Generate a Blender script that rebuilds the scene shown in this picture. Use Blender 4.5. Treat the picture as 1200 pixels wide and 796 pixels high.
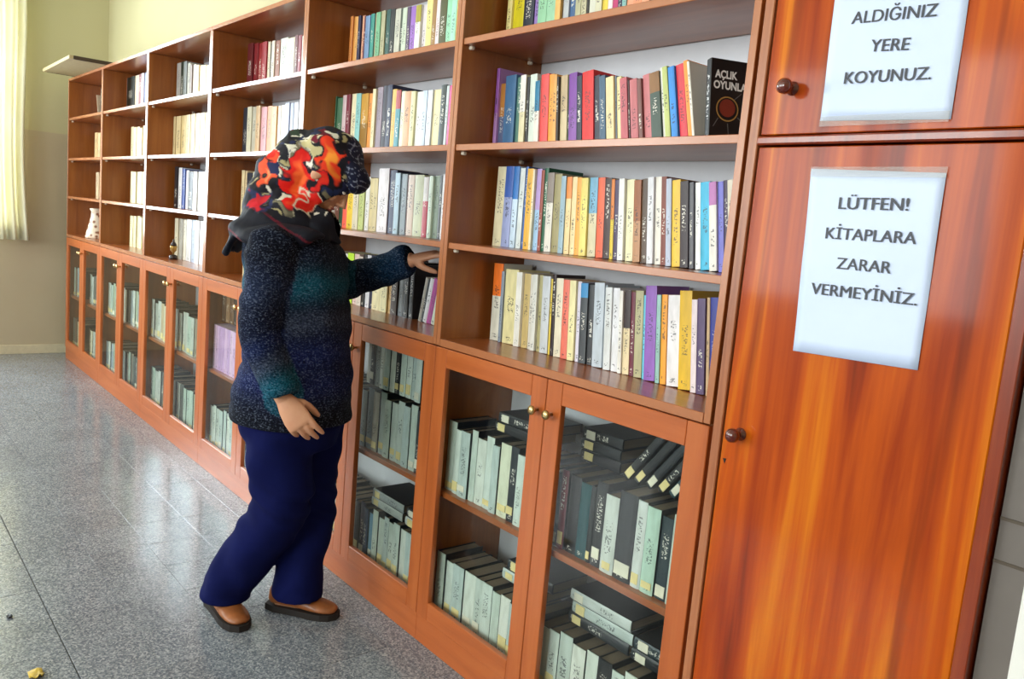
import bpy, bmesh, math, random
import numpy as np
from mathutils import Vector, Matrix
random.seed(7); rng = np.random.default_rng(7)
for o in list(bpy.data.objects): bpy.data.objects.remove(o)
scene = bpy.context.scene
C = scene.collection

# ------------------------------------------------------------------ camera
CAM = np.array([0.979, -1.3769, 1.3]); FPX = 955.78
yaw, pitch, roll = 0.8692, 0.1366, 0.0880
fw = np.array([-math.sin(yaw)*math.cos(pitch), math.cos(yaw)*math.cos(pitch), -math.sin(pitch)])
r0 = np.cross(fw, [0, 0, 1]); r0 /= np.linalg.norm(r0); u0 = np.cross(r0, fw)
rt = math.cos(roll)*r0 + math.sin(roll)*u0
up = -math.sin(roll)*r0 + math.cos(roll)*u0
cd = bpy.data.cameras.new('camera'); cam = bpy.data.objects.new('camera', cd); C.objects.link(cam)
cam.matrix_world = Matrix(((rt[0], up[0], -fw[0], CAM[0]), (rt[1], up[1], -fw[1], CAM[1]), (rt[2], up[2], -fw[2], CAM[2]), (0, 0, 0, 1)))
cd.sensor_width = 36; cd.lens = 36*FPX/1200; cd.clip_start = 0.02
scene.camera = cam

# ------------------------------------------------------------------ view, world, daylight at the windows
vs = scene.view_settings
vs.view_transform = 'Standard'; vs.look = 'None'; vs.exposure = 0.0; vs.gamma = 1; vs.use_curve_mapping = False
w = bpy.data.worlds.new('World'); scene.world = w; w.use_nodes = True
bg = w.node_tree.nodes['Background']; bg.inputs[0].default_value = (0.80, 0.90, 1.0, 1); bg.inputs[1].default_value = 1.0

def area(name, loc, rot, sx, sy, power, col):
    l = bpy.data.lights.new(name, 'AREA'); l.shape = 'RECTANGLE'; l.size = sx; l.size_y = sy; l.energy = power; l.color = col
    o = bpy.data.objects.new(name, l); C.objects.link(o); o.location = loc; o.rotation_euler = rot
    return o
# left wall window (faces +X), three windows behind the photographer (face +Y), ceiling tubes
area('daylight_left', (-6.42, -1.30, 1.80), (0, math.radians(-90), 0), 1.7, 1.9, 230, (0.84, 0.92, 1.0))
for i, x in enumerate((-4.6, -2.0, 0.6)):
    area('daylight_front', (x, -4.55, 1.80), (math.radians(90), 0, 0), 1.9, 1.8, 125, (0.98, 0.99, 1.0))

# ------------------------------------------------------------------ pixel helpers (photo is 1200x796)
def ray(px, py): return fw + rt*(px-600)/FPX - up*(py-398)/FPX
def onY(px, py, Y):
    d = ray(px, py); return CAM + d*(Y-CAM[1])/d[1]
def onX(px, py, X):
    d = ray(px, py); return CAM + d*(X-CAM[0])/d[0]
def onZ(px, py, Z):
    d = ray(px, py); return CAM + d*(Z-CAM[2])/d[2]
def Xof(px, Y, z):
    k = (px-600)/FPX; v = rt - k*fw
    return CAM[0] - (v[1]*(Y-CAM[1]) + v[2]*(z-CAM[2]))/v[0]
def Zof(py, X, Y):
    k = (398-py)/FPX; v = up - k*fw
    return CAM[2] - (v[0]*(X-CAM[0]) + v[1]*(Y-CAM[1]))/v[2]
fh = np.array([fw[0], fw[1], 0]); fh /= np.linalg.norm(fh)
rh = np.array([fh[1], -fh[0], 0])
BASE_D = 2.50
def K(px, py, dl=0.0):
    d = ray(px, py); return Vector(CAM + d*(BASE_D+dl)/(d@fh))

# ------------------------------------------------------------------ object helpers
def lin(c):
    if isinstance(c, str): c = tuple(int(c[i:i+2], 16) for i in (0, 2, 4))
    return tuple(((v/255)/12.92 if v/255 <= .04045 else ((v/255+.055)/1.055)**2.4) for v in c)
def obj(name, me, mat=None, parent=None, loc=None, rot=None):
    if isinstance(me, bmesh.types.BMesh):
        bm = me; me = bpy.data.meshes.new(name); bm.to_mesh(me); bm.free()
    if mat is not None:
        if len(me.materials) == 0: me.materials.append(mat)
    o = bpy.data.objects.new(name, me); C.objects.link(o)
    if loc is not None: o.location = loc
    if rot is not None: o.rotation_euler = rot
    if parent is not None: o.parent = parent
    return o
def empty(name, loc=(0, 0, 0), rotz=0):
    o = bpy.data.objects.new(name, None); C.objects.link(o); o.location = loc; o.rotation_euler = (0, 0, rotz)
    o.empty_display_size = 0.05
    return o
def tag(o, label, cat, group=None):
    o['label'] = label; o['category'] = cat
    if group: o['group'] = group
    return o
def struct(o, label=None):
    o['kind'] = 'structure'
    if label: o['label'] = label
    return o
def addbox(bm, x0, x1, y0, y1, z0, z1):
    v = [bm.verts.new(p) for p in ((x0,y0,z0),(x1,y0,z0),(x1,y1,z0),(x0,y1,z0),(x0,y0,z1),(x1,y0,z1),(x1,y1,z1),(x0,y1,z1))]
    for f in ((0,3,2,1),(4,5,6,7),(0,1,5,4),(1,2,6,5),(2,3,7,6),(3,0,4,7)): bm.faces.new([v[i] for i in f])
def bx(x0, x1, y0, y1, z0, z1, bev=0.0):
    bm = bmesh.new(); addbox(bm, x0, x1, y0, y1, z0, z1)
    if bev: bmesh.ops.bevel(bm, geom=bm.edges[:], offset=bev, segments=1, affect='EDGES', clamp_overlap=True)
    return bm
def lathe(prof, n=16, axis='Z'):
    bm = bmesh.new(); rings = []
    for r, z in prof:
        ring = []
        for i in range(n):
            a = 2*math.pi*i/n; p = (r*math.cos(a), r*math.sin(a), z)
            if axis == 'Y': p = (p[0], -p[2], p[1])
            ring.append(bm.verts.new(p))
        rings.append(ring)
    for a, b in zip(rings, rings[1:]):
        for i in range(n): bm.faces.new((a[i], a[(i+1) % n], b[(i+1) % n], b[i]))
    bm.faces.new(rings[0][::-1]); bm.faces.new(rings[-1])
    bmesh.ops.recalc_face_normals(bm, faces=bm.faces[:])
    return bm
def smooth(o):
    for p in o.data.polygons: p.use_smooth = True
    return o

# ------------------------------------------------------------------ material helpers
def newmat(name):
    m = bpy.data.materials.new(name); m.use_nodes = True
    nt = m.node_tree; b = nt.nodes['Principled BSDF']
    return m, nt, b
def N(nt, t, **kw):
    n = nt.nodes.new(t)
    for k, v in kw.items():
        if k == 'inp':
            for a, c in v.items(): n.inputs[a].default_value = c
        else: setattr(n, k, v)
    return n
def L(nt, a, b): nt.links.new(a, b)
def ramp(nt, fac, stops):
    r = N(nt, 'ShaderNodeValToRGB'); cr = r.color_ramp
    while len(cr.elements) < len(stops): cr.elements.new(0.5)
    for e, (p, c) in zip(cr.elements, stops): e.position = p; e.color = (*c, 1)
    L(nt, fac, r.inputs[0]); return r.outputs[0]
def mathn(nt, op, a, b=None, c=None):
    n = N(nt, 'ShaderNodeMath', operation=op)
    for i, v in enumerate((a, b, c)):
        if v is None: continue
        if isinstance(v, (int, float)): n.inputs[i].default_value = v
        else: L(nt, v, n.inputs[i])
    return n.outputs[0]
def mixc(nt, f, a, b):
    n = N(nt, 'ShaderNodeMix', data_type='RGBA')
    for i, v in ((0, f), (6, a), (7, b)):
        if isinstance(v, (int, float)): n.inputs[i].default_value = v
        elif isinstance(v, tuple): n.inputs[i].default_value = (*v, 1)
        else: L(nt, v, n.inputs[i])
    return n.outputs[2]
def noise(nt, vec, scale, detail=4, rough=.5, dist=0):
    n = N(nt, 'ShaderNodeTexNoise', inp={'Scale': scale, 'Detail': detail, 'Roughness': rough, 'Distortion': dist})
    L(nt, vec, n.inputs['Vector']); return n
def mapping(nt, src, scale, loc=(0, 0, 0)):
    m = N(nt, 'ShaderNodeMapping'); m.inputs['Scale'].default_value = scale; m.inputs['Location'].default_value = loc
    L(nt, src, m.inputs[0]); return m.outputs[0]
def bump(nt, b, h, strength, dist=0.001):
    n = N(nt, 'ShaderNodeBump', inp={'Strength': strength, 'Distance': dist}); L(nt, h, n.inputs['Height']); L(nt, n.outputs[0], b.inputs['Normal'])
def plain(name, col, rough=.5, metal=0, spec=.5, vary=0.06, coat=0):
    m, nt, b = newmat(name); c = lin(col)
    g = N(nt, 'ShaderNodeNewGeometry'); n = noise(nt, g.outputs['Position'], 30, 3)
    L(nt, ramp(nt, n.outputs[0], [(0.3, tuple(v*(1-vary) for v in c)), (0.7, tuple(min(1, v*(1+vary)) for v in c))]), b.inputs['Base Color'])
    b.inputs['Roughness'].default_value = rough; b.inputs['Metallic'].default_value = metal
    b.inputs['Specular IOR Level'].default_value = spec; b.inputs['Coat Weight'].default_value = coat
    return m
def wood(name, dark, mid, light, gscale, rough=.35, coat=0.0, streak=0.5):
    m, nt, b = newmat(name)
    g = N(nt, 'ShaderNodeNewGeometry')
    v = mapping(nt, g.outputs['Position'], gscale)
    n1 = noise(nt, v, 1.0, 6, .55, .4); n2 = noise(nt, v, 6.0, 4, .6)
    f = mathn(nt, 'ADD', mathn(nt, 'MULTIPLY', n1.outputs[0], 1-streak*.4), mathn(nt, 'MULTIPLY', n2.outputs[0], streak*.4))
    L(nt, ramp(nt, f, [(0.30, lin(dark)), (0.5, lin(mid)), (0.72, lin(light))]), b.inputs['Base Color'])
    b.inputs['Roughness'].default_value = rough; b.inputs['Coat Weight'].default_value = coat; b.inputs['Coat Roughness'].default_value = .12
    bump(nt, b, n2.outputs[0], .08, .0006)
    return m

M = {}
M['wood_v'] = wood('laminate_upright', '7c4216', '90501e', 'a0602a', (22, 22, 1.6), .33, 0.15)
M['wood_h'] = wood('laminate_level', '88461f', '9a542a', 'aa6538', (1.6, 22, 22), .30, 0.2)
M['door_v'] = wood('door_laminate_upright', 'a05022', 'b25c2a', 'be6a36', (22, 22, 1.6), .33, 0.15)
M['door_h'] = wood('door_laminate_level', 'a05022', 'b25c2a', 'be6a36', (1.6, 22, 22), .33, 0.15)
M['edge'] = plain('laminate_edge_band', 'aa6a44', .24, vary=.04, spec=.8)
M['back'] = plain('white_hardboard', 'd2d4da', .6, vary=.02)
M['brass'] = plain('aged_brass', 'c8ac78', .28, 1.0)
M['wall_up'] = plain('cream_wall_paint', 'e2e0d0', .75, vary=.02)

def wall_mat():
    m, nt, b = newmat('two_tone_wall_paint')
    g = N(nt, 'ShaderNodeNewGeometry'); s = N(nt, 'ShaderNodeSeparateXYZ'); L(nt, g.outputs['Position'], s.inputs[0])
    n = noise(nt, g.outputs['Position'], 2.2, 5)
    f = mathn(nt, 'LESS_THAN', mathn(nt, 'ADD', s.outputs[2], mathn(nt, 'MULTIPLY', n.outputs[0], .02)), 1.715)
    a = mixc(nt, n.outputs[0], lin('bab38a'), lin('c2bb96')); c = mixc(nt, n.outputs[0], lin('b0a286'), lin('bcae94'))
    L(nt, mixc(nt, f, a, c), b.inputs['Base Color'])
    L(nt, mathn(nt, 'SUBTRACT', .75, mathn(nt, 'MULTIPLY', f, .38)), b.inputs['Roughness'])
    return m
M['wall'] = wall_mat()
def floor_mat():
    m, nt, b = newmat('grey_terrazzo')
    g = N(nt, 'ShaderNodeNewGeometry')
    vo = N(nt, 'ShaderNodeTexVoronoi', inp={'Scale': 210.0}); L(nt, g.outputs['Position'], vo.inputs['Vector'])
    sp = N(nt, 'ShaderNodeSeparateColor'); L(nt, vo.outputs['Color'], sp.inputs[0])
    chips = ramp(nt, sp.outputs[0], [(0, lin('34363a')), (.25, lin('5c5e60')), (.5, lin('8b8d8e')), (.78, lin('a9aaa8')), (1, lin('d4d4d0'))])
    n = noise(nt, g.outputs['Position'], 3.0, 5)
    base = mixc(nt, n.outputs[0], lin('5a6270'), lin('808894'))
    col = mixc(nt, .45, base, chips)
    oi = N(nt, 'ShaderNodeObjectInfo')
    hv = N(nt, 'ShaderNodeHueSaturation'); L(nt, mathn(nt, 'ADD', .93, mathn(nt, 'MULTIPLY', oi.outputs['Random'], .14)), hv.inputs['Value']); L(nt, col, hv.inputs['Color'])
    L(nt, hv.outputs[0], b.inputs['Base Color'])
    n2 = noise(nt, g.outputs['Position'], 7.0, 5)
    L(nt, mathn(nt, 'ADD', .06, mathn(nt, 'MULTIPLY', n2.outputs[0], .20)), b.inputs['Roughness'])
    bump(nt, b, n2.outputs[0], .05, .002)
    return m
M['floor'] = floor_mat()
M['grout'] = plain('dark_grout', '454340', .9)
def glass_mat():
    m, nt, b = newmat('clear_glass'); nt.nodes.remove(b)
    out = nt.nodes['Material Output']
    t = N(nt, 'ShaderNodeBsdfTransparent'); t.inputs[0].default_value = (.95, .97, .96, 1)
    gl = N(nt, 'ShaderNodeBsdfGlossy', inp={'Roughness': .03}); fr = N(nt, 'ShaderNodeFresnel', inp={'IOR': 1.42})
    mx = N(nt, 'ShaderNodeMixShader'); ge = N(nt, 'ShaderNodeNewGeometry'); L(nt, mathn(nt, 'MULTIPLY', fr.outputs[0], mathn(nt, 'SUBTRACT', 1.0, ge.outputs['Backfacing'])), mx.inputs[0]); L(nt, t.outputs[0], mx.inputs[1]); L(nt, gl.outputs[0], mx.inputs[2])
    L(nt, mx.outputs[0], out.inputs[0]); return m
M['glass'] = glass_mat()

# ------------------------------------------------------------------ the room
XL, YB, XR, YF, ZC = -6.2, 0.32, 3.2, -4.4, 3.2
floor = struct(obj('floor', bx(XL-.2, XR+.2, YF-.2, YB+.2, -.12, -.004), M['grout']))
TX, TY = .218, .2
tile_me = {}
def tile(x0, x1, y0, y1):
    key = (round(x1-x0, 3), round(y1-y0, 3))
    if key not in tile_me:
        bm = bx(0, x1-x0, 0, y1-y0, -.012, 0, .0008); me = bpy.data.meshes.new('floor_tile'); bm.to_mesh(me); bm.free(); me.materials.append(M['floor']); tile_me[key] = me
    o = obj('floor_tile', tile_me[key], None, floor, (x0, y0, 0)); return o
gx = -2.09; gy = -.885; GAP = .0007; rt_ = random.Random(4)
x_lo, x_hi, y_lo, y_hi = gx-18*TX, gx+14*TX, gy-2*TY, gy+5*TY
for i in range(-18, 14):
    for j in range(-2, 5):
        x0 = gx+i*TX; y0 = gy+j*TY
        if x0 > 0.1 and j > 3: continue
        g0 = .0035 if j == 0 else GAP
        tile(x0+GAP/2, x0+TX-rt_.choice((.0005, .0005, .0016)), y0+g0/2, y0+TY-(.0035 if j == -1 else GAP)/2)
# terrazzo too far off or out of view to tell tile from tile
for nm, (a, b_, c, d) in dict(a=(XL, x_lo, YF, YB), b=(x_hi, XR, YF, YB), c=(x_lo, x_hi, YF, y_lo), d=(x_lo, x_hi, y_hi, YB)).items():
    o = obj('floor_field', bx(a+.001, b_-.001, c+.001, d-.001, -.012, 0), M['floor'], floor); o['kind'] = 'stuff'
ceiling = struct(obj('ceiling', bx(XL-.2, XR+.2, YF-.2, YB+.2, ZC, ZC+.12), M['wall_up']))
struct(obj('wall_back', bx(XL-.2, XR+.2, YB, YB+.2, 0, ZC), M['wall']))
def wall_with_holes(name, axis, pos, thick, lo, hi, holes):
    bm = bmesh.new(); cuts = sorted({lo, hi, *[h[0] for h in holes], *[h[1] for h in holes]})
    for a, b_ in zip(cuts, cuts[1:]):
        hz = [h for h in holes if h[0] <= a and b_ <= h[1]]
        zs = [(0, hz[0][2]), (hz[0][3], ZC)] if hz else [(0, ZC)]
        for z0, z1 in zs:
            if axis == 'X': addbox(bm, pos, pos+thick, a, b_, z0, z1)
            else: addbox(bm, a, b_, pos, pos+thick, z0, z1)
    bmesh.ops.remove_doubles(bm, verts=bm.verts[:], dist=1e-5)
    return struct(obj(name, bm, M['wall']))
wall_with_holes('wall_left', 'X', XL-.2, .2, YF, YB, [(-2.25, -.36, .95, 2.65)])
wall_with_holes('wall_front', 'Y', YF-.2, .2, XL, XR, [(x-.95, x+.95, .9, 2.7) for x in (-4.6, -2.0, .6)])
struct(obj('wall_right', bx(XR, XR+.2, YF, YB, 0, ZC), M['wall']))
M['frame_white'] = plain('white_window_paint', 'e8e6e0', .4, vary=.02)
def window(n, axis, a0, a1, z0, z1, pos):
    wn = struct(empty('window_%d' % n, ((pos, (a0+a1)/2, z0) if axis == 'X' else ((a0+a1)/2, pos, z0))))
    def add(name, u0, u1, zz0, zz1, t, mat):
        cx = (a0+a1)/2
        b_ = bx(-t, t, u0-cx, u1-cx, zz0-z0, zz1-z0) if axis == 'X' else bx(u0-cx, u1-cx, -t, t, zz0-z0, zz1-z0)
        return obj(name, b_, mat, wn)
    m = (a0+a1)/2; e = .002
    add('window_frame', a0+e, a0+.06, z0+e, z1-e, .03, M['frame_white']); add('window_frame', a1-.06, a1-e, z0+e, z1-e, .03, M['frame_white'])
    add('window_frame', a0+.06, a1-.06, z0+e, z0+.06, .03, M['frame_white']); add('window_frame', a0+.06, a1-.06, z1-.06, z1-e, .03, M['frame_white'])
    add('window_frame', m-.03, m+.03, z0+.06, z1-.06, .028, M['frame_white'])
    add('pane', a0+.06, m-.03, z0+.06, z1-.06, .002, M['glass']); add('pane', m+.03, a1-.06, z0+.06, z1-.06, .002, M['glass'])
window(1, 'X', -2.25, -.36, .95, 2.65, XL-.12)
for i, x in enumerate((-4.6, -2.0, .6)): window(2+i, 'Y', x-.95, x+.95, .9, 2.7, YF-.12)
M['base_paint'] = plain('skirting_paint', 'c9bda0', .5)
struct(obj('baseboard_left', bx(XL, XL+.012, YF, YB, 0, .07, .002), M['base_paint']))

# grey wall pier to the right of the wardrobe, with a painted band and white door lining
M['pier'] = plain('taupe_wall_paint', '6a625c', .55, vary=.03)
M['band'] = plain('brown_painted_line', '4e4234', .6)
PY = -.088
pier = struct(obj('wall_pier', bx(.577, 1.35, PY, YB-.002, 0, ZC), M['pier']))
for i, (pp, qq) in enumerate((((1170, 606), 1), ((1155, 653), 2))):
    z = onY(*pp, PY)[2]
    struct(obj('trim_%d' % (i+1), bx(.577, 1.35, PY-.0025, PY-.0002, z-.0022, z+.0022), M['band']))
xw = onY(1190, 770, PY)[0]
struct(obj('trim_3', bx(xw, xw+.09, PY-.022, PY-.0002, 0, 2.1, .003), M['frame_white']))

# ------------------------------------------------------------------ curtain on the left wall
def curtain_mat():
    m, nt, b = newmat('thin_cream_curtain'); out = nt.nodes['Material Output']
    b.inputs['Base Color'].default_value = (*lin('f4efd6'), 1); b.inputs['Roughness'].default_value = .9
    g = N(nt, 'ShaderNodeNewGeometry'); n = noise(nt, mapping(nt, g.outputs['Position'], (1, 6, 1)), 3, 2)
    col = mixc(nt, n.outputs[0], lin('f6f4ea'), lin('f2ecc8'))
    L(nt, col, b.inputs['Base Color'])
    t = N(nt, 'ShaderNodeBsdfTranslucent'); L(nt, col, t.inputs[0])
    mx = N(nt, 'ShaderNodeMixShader'); mx.inputs[0].default_value = .42
    L(nt, b.outputs[0], mx.inputs[1]); L(nt, t.outputs[0], mx.inputs[2]); L(nt, mx.outputs[0], out.inputs[0]); return m
M['curtain'] = curtain_mat()
def make_curtain():
    bm = bmesh.new(); ny, nz = 60, 14; y0, y1 = -.235, -.62; rows = []
    for k in range(nz+1):
        t = k/nz; z = .885 + t*(2.79-.885); row = []
        for j in range(ny+1):
            s = j/ny; sq = 1-.08*math.sin(t*math.pi)*s
            y = y0 + (y1-y0)*s*sq - .045*t - .02*math.sin(5*t)*(1-s)
            x = -6.085 + (.034*math.sin(s*2*math.pi*5+.6) + .012*math.sin(s*31+2*t))*(1-.25*t)
            row.append(bm.verts.new((x, y, z)))
        rows.append(row)
    for a, b_ in zip(rows, rows[1:]):
        for j in range(ny): bm.faces.new((a[j], a[j+1], b_[j+1], b_[j]))
    o = obj('curtain', bm, M['curtain']); smooth(o)
    mo = o.modifiers.new('thick', 'SOLIDIFY'); mo.thickness = .0015
    return tag(o, 'pale cream pleated curtain hanging beside the window on the far wall', 'curtain')
make_curtain()
def rod():
    bm = bmesh.new(); bmesh.ops.create_cone(bm, cap_ends=True, segments=12, radius1=.012, radius2=.012, depth=2.5, matrix=Matrix.Translation((-6.085, -1.2, 2.80)) @ Matrix.Rotation(math.pi/2, 4, 'X'))
    o = tag(obj('curtain_rod', bm, M['frame_white']), 'white curtain rod above the window on the far wall', 'curtain rod')
    for y in (-.02, -2.4): obj('bracket', bx(XL, -6.08, y-.01, y+.01, 2.79, 2.81), M['frame_white'], o)
rod()

# ------------------------------------------------------------------ bookcase units
W, DEP, PT = 0.9971, .30, .018
Z_TOP, ZA, ZB, ZC_, ZL = 2.0975, 1.8131, 1.52, 1.2399, .956
ZD = .931                                           # door top
SHELF_TOPS = (ZA, ZB, ZC_, ZL)
KICK, CAB_LO, CAB_MID = .088, .105, .492
BAYS = ['bookcase beside the wardrobe', 'bookcase the woman reaches into', 'bookcase behind the woman', 'third bookcase from the far wall', 'second bookcase from the far wall', 'bookcase by the far wall']
UNIT_LABEL = ['open bookcase over glass cabinet standing beside the wooden wardrobe',
 'open bookcase over glass cabinet that the woman reaches into', 'open bookcase over glass cabinet directly behind the woman',
 'open bookcase over glass cabinet, third from the far wall', 'open bookcase over glass cabinet, second from the far wall', 'open bookcase over glass cabinet, nearest the far wall and curtain']
def knob_mesh(s=1.0):
    return lathe([(.004*s, 0), (.004*s, .010*s), (.009*s, .014*s), (.0125*s, .019*s), (.0125*s, .023*s), (.009*s, .027*s), (.003*s, .0285*s)], 14, 'Y')
_km = bpy.data.meshes.new('knob'); _b = knob_mesh(); _b.to_mesh(_km); _b.free(); _km.materials.append(M['brass'])
for p_ in _km.polygons: p_.use_smooth = True
peg_me = bpy.data.meshes.new('shelf_peg'); _b = bx(0, .014, 0, .012, -.010, 0, .002); _b.to_mesh(peg_me); _b.free()
M['peg'] = plain('clear_plastic_peg', 'd8cbb8', .3); peg_me.materials.append(M['peg'])
def make_unit():
    u = empty('bookcase')
    g = .0006; e = .0004; xl, xr = -W+e, -e
    BV = .0012
    for x0 in (xl, xr-PT):
        obj('side_panel', bx(x0, x0+PT, 0, DEP, ZD+.004, Z_TOP-PT-g, BV), M['wood_v'], u)
        obj('cabinet_side', bx(x0, x0+PT, .019, DEP, KICK, ZD+.0035, BV), M['wood_v'], u)
    obj('top_board', bx(xl, xr, 0, DEP, Z_TOP-PT, Z_TOP, BV), M['wood_h'], u)
    a, b_ = xl+PT+g, xr-PT-g
    for z in (ZA, ZB, ZC_):
        obj('shelf', bx(a, b_, .004, DEP-.012, z-PT, z, BV), M['wood_h'], u)
        for px_ in (a, b_-.014):
            for py_ in (.022, .24): obj('shelf_peg', peg_me, None, u, (px_, py_, z-PT))
    obj('counter_board', bx(a, b_, 0, DEP-.01, ZL-PT-.004, ZL, BV), M['wood_h'], u)
    obj('cabinet_floor', bx(a, b_, .022, DEP-.01, CAB_LO-PT, CAB_LO, BV), M['wood_h'], u)
    obj('cabinet_shelf', bx(a, b_, .03, DEP-.012, CAB_MID-PT, CAB_MID, BV), M['wood_h'], u)
    obj('back_panel', bx(xl+.003, xr-.003, DEP, DEP+.006, .02, Z_TOP-.004), M['back'], u)
    obj('kick_board', bx(xl, xr, .004, .021, 0, KICK-.002, BV), M['door_h'], u)
    mid = -W/2; S = .056
    for k, (d0, d1) in enumerate(((xl+.001, mid-.0012), (mid+.0012, xr-.001))):
        dr = empty('door', (d0, 0, KICK)); dr.parent = u; wd = d1-d0; hd = ZD-KICK
        obj('stile', bx(0, S, 0, .018, 0, hd, .0015), M['door_v'], dr); obj('stile', bx(wd-S, wd, 0, .018, 0, hd, .0015), M['door_v'], dr)
        obj('rail', bx(S+g, wd-S-g, 0, .018, 0, S, .0015), M['door_h'], dr); obj('rail', bx(S+g, wd-S-g, 0, .018, hd-S, hd, .0015), M['door_h'], dr)
        obj('glass_pane', bx(S-.004, wd-S+.004, .0085, .0125, S-.004, hd-S+.004), M['glass'], dr)
        kn = obj('knob', _km, None, dr, ((wd-.026) if k == 0 else .026, 0, hd-.085)); kn['label'] = 'round brass knob'
    return u
def copy_tree(o, parent=None):
    c = o.copy(); C.objects.link(c); c.parent = parent
    for ch in o.children: copy_tree(ch, c)
    return c
unit0 = make_unit()
for ch in unit0.children:
    if ch.name.split('.')[0] in ('side_panel', 'top_board', 'shelf', 'counter_board') and ch.type == 'MESH':
        ch.data.materials.append(M['edge'])
        for p_ in ch.data.polygons:
            if p_.normal.y < -.9: p_.material_index = 1
for i in range(6):
    u = unit0 if i == 0 else copy_tree(unit0)
    u.location = (-i*W, 0, 0); tag(u, UNIT_LABEL[i], 'bookcase', 'row of bookcases along the wall')

# flat framed board lying on top of the far bookcases
fb = empty('picture_frame', (-5.35, .02, Z_TOP+.0005)); fb.rotation_euler = (0, 0, math.radians(-1))
M['dark_edge'] = plain('dark_stained_moulding', '3a2c1c', .5); M['pale_card'] = plain('pale_backing_card', 'a89870', .8)
obj('backing', bx(-.44, .44, -.20, .20, .001, .006), M['pale_card'], fb)
for a in ((-.46, .46, -.225, -.20), (-.46, .46, .20, .225)): obj('frame_bar', bx(*a, 0, .022, .002), M['pale_card'], fb)
for a in ((-.46, -.44, -.1998, .1998), (.44, .46, -.1998, .1998)): obj('frame_bar', bx(*a, 0, .022, .002), M['dark_edge'], fb)
tag(fb, 'flat framed board lying on top of the far bookcases, overhanging the front', 'picture frame')

# ------------------------------------------------------------------ wardrobe
def wardrobe_mat():
    m, nt, b = newmat('varnished_veneer')
    g = N(nt, 'ShaderNodeNewGeometry')
    v = mapping(nt, g.outputs['Position'], (12, 12, .7), (3.1, 0, .4))
    n1 = noise(nt, v, 1.0, 5, .5, .8); n2 = noise(nt, mapping(nt, g.outputs['Position'], (80, 80, 3)), 1.0, 4, .6)
    n3 = noise(nt, mapping(nt, g.outputs['Position'], (16, 16, .8), (1, 2, 0)), 1.0, 3, .5, .3)
    f = mathn(nt, 'ADD', mathn(nt, 'MULTIPLY', n1.outputs[0], .85), mathn(nt, 'MULTIPLY', n2.outputs[0], .15))
    c1 = ramp(nt, f, [(.30, lin('561802')), (.42, lin('923204')), (.54, lin('b44c06')), (.68, lin('d47c10'))])
    dk = ramp(nt, n3.outputs[0], [(.62, (0, 0, 0)), (.72, (1, 1, 1))])
    sep = N(nt, 'ShaderNodeSeparateColor'); L(nt, dk, sep.inputs[0])
    L(nt, mixc(nt, mathn(nt, 'MULTIPLY', sep.outputs[0], .6), c1, lin('4a1402')), b.inputs['Base Color'])
    b.inputs['Roughness'].default_value = .38; b.inputs['Specular IOR Level'].default_value = .12; b.inputs['Coat Weight'].default_value = .28; b.inputs['Coat Roughness'].default_value = .09
    bump(nt, b, n1.outputs[0], .10, .003)
    return m
M['veneer'] = wardrobe_mat()
M['veneer_dark'] = wood('dark_varnished_frame', '5c1a04', '7e2a08', '98400e', (30, 30, 1.6), .28, .5)
M['veneer_pale'] = wood('worn_frame_edge', '7a3c1a', 'a2603a', 'bc7c52', (30, 30, 1.6), .35, .3)
M['knob_wood'] = plain('dark_red_varnished_wood', '5a1608', .12, vary=.1, coat=1)
WY = -.105; wx0, wx1 = .084, .573
wr = empty('wardrobe', ((wx0+wx1)/2, WY, 0)); ox, oy = (wx0+wx1)/2, WY
tag(wr, 'tall varnished orange-brown wooden wardrobe with notices taped to its doors', 'wardrobe')
def wpart(name, x0, x1, y0, y1, z0, z1, mat, bev=.0015): return obj(name, bx(x0-ox, x1-ox, y0-oy, y1-oy, z0, z1, bev), mat, wr)
ZR0, ZR1 = 1.481, 1.496
wpart('side_panel', wx0, wx0+.019, WY-.004, .29, 0, 2.2, M['veneer_pale'])
wpart('side_panel', wx1-.020, wx1, WY-.004, .29, 0, 2.2, M['veneer_dark'])
wpart('top_board', wx0, wx1, WY-.004, .29, 2.2005, 2.22, M['veneer_dark'])
wpart('plinth', wx0+.0195, wx1-.0205, WY+.004, WY+.02, 0, .0795, M['veneer_dark'])
wpart('back_panel', wx0+.02, wx1-.021, .28, .29, .08, 2.2, M['veneer_dark'])
wpart('middle_rail', wx0+.0195, wx1-.0205, WY-.009, .02, ZR0, ZR1, M['veneer_dark'], .003)
dlow = wpart('door', wx0+.0215, wx1-.0215, WY, WY+.02, .082, ZR0-.003, M['veneer']); dup_ = wpart('door', wx0+.0215, wx1-.0215, WY, WY+.02, ZR1+.003, 2.198, M['veneer'])
def wknob(px, py, door):
    p = onY(px, py, WY)
    b_ = lathe([(.012, 0), (.012, .002), (.006, .004), (.006, .012), (.0105, .017), (.0135, .024), (.0125, .031), (.007, .036), (.002, .0372)], 18, 'Y')
    k = smooth(obj('knob', b_, M['knob_wood'], door, (p[0]-ox, -.0002, p[2]))); k['label'] = 'dark red varnished round knob'
wknob(929, 104, dup_); wknob(868, 509, dlow)
M['hole'] = plain('keyhole_black', '160a06', .8)
p = onY(849, 540, WY); bm = bmesh.new()
vv = [bm.verts.new((x, -.0006, z)) for x, z in ((-.004, .004), (.0035, .005), (.001, -.0055))]; vb = [bm.verts.new((v.co.x, .002, v.co.z)) for v in vv]
bm.faces.new(vv); bm.faces.new(vb[::-1])
for i in range(3): bm.faces.new((vv[i], vb[i], vb[(i+1) % 3], vv[(i+1) % 3]))
bmesh.ops.recalc_face_normals(bm, faces=bm.faces[:])
obj('keyhole', bm, M['hole'], dlow, (p[0]-ox, 0, p[2]))

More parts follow.
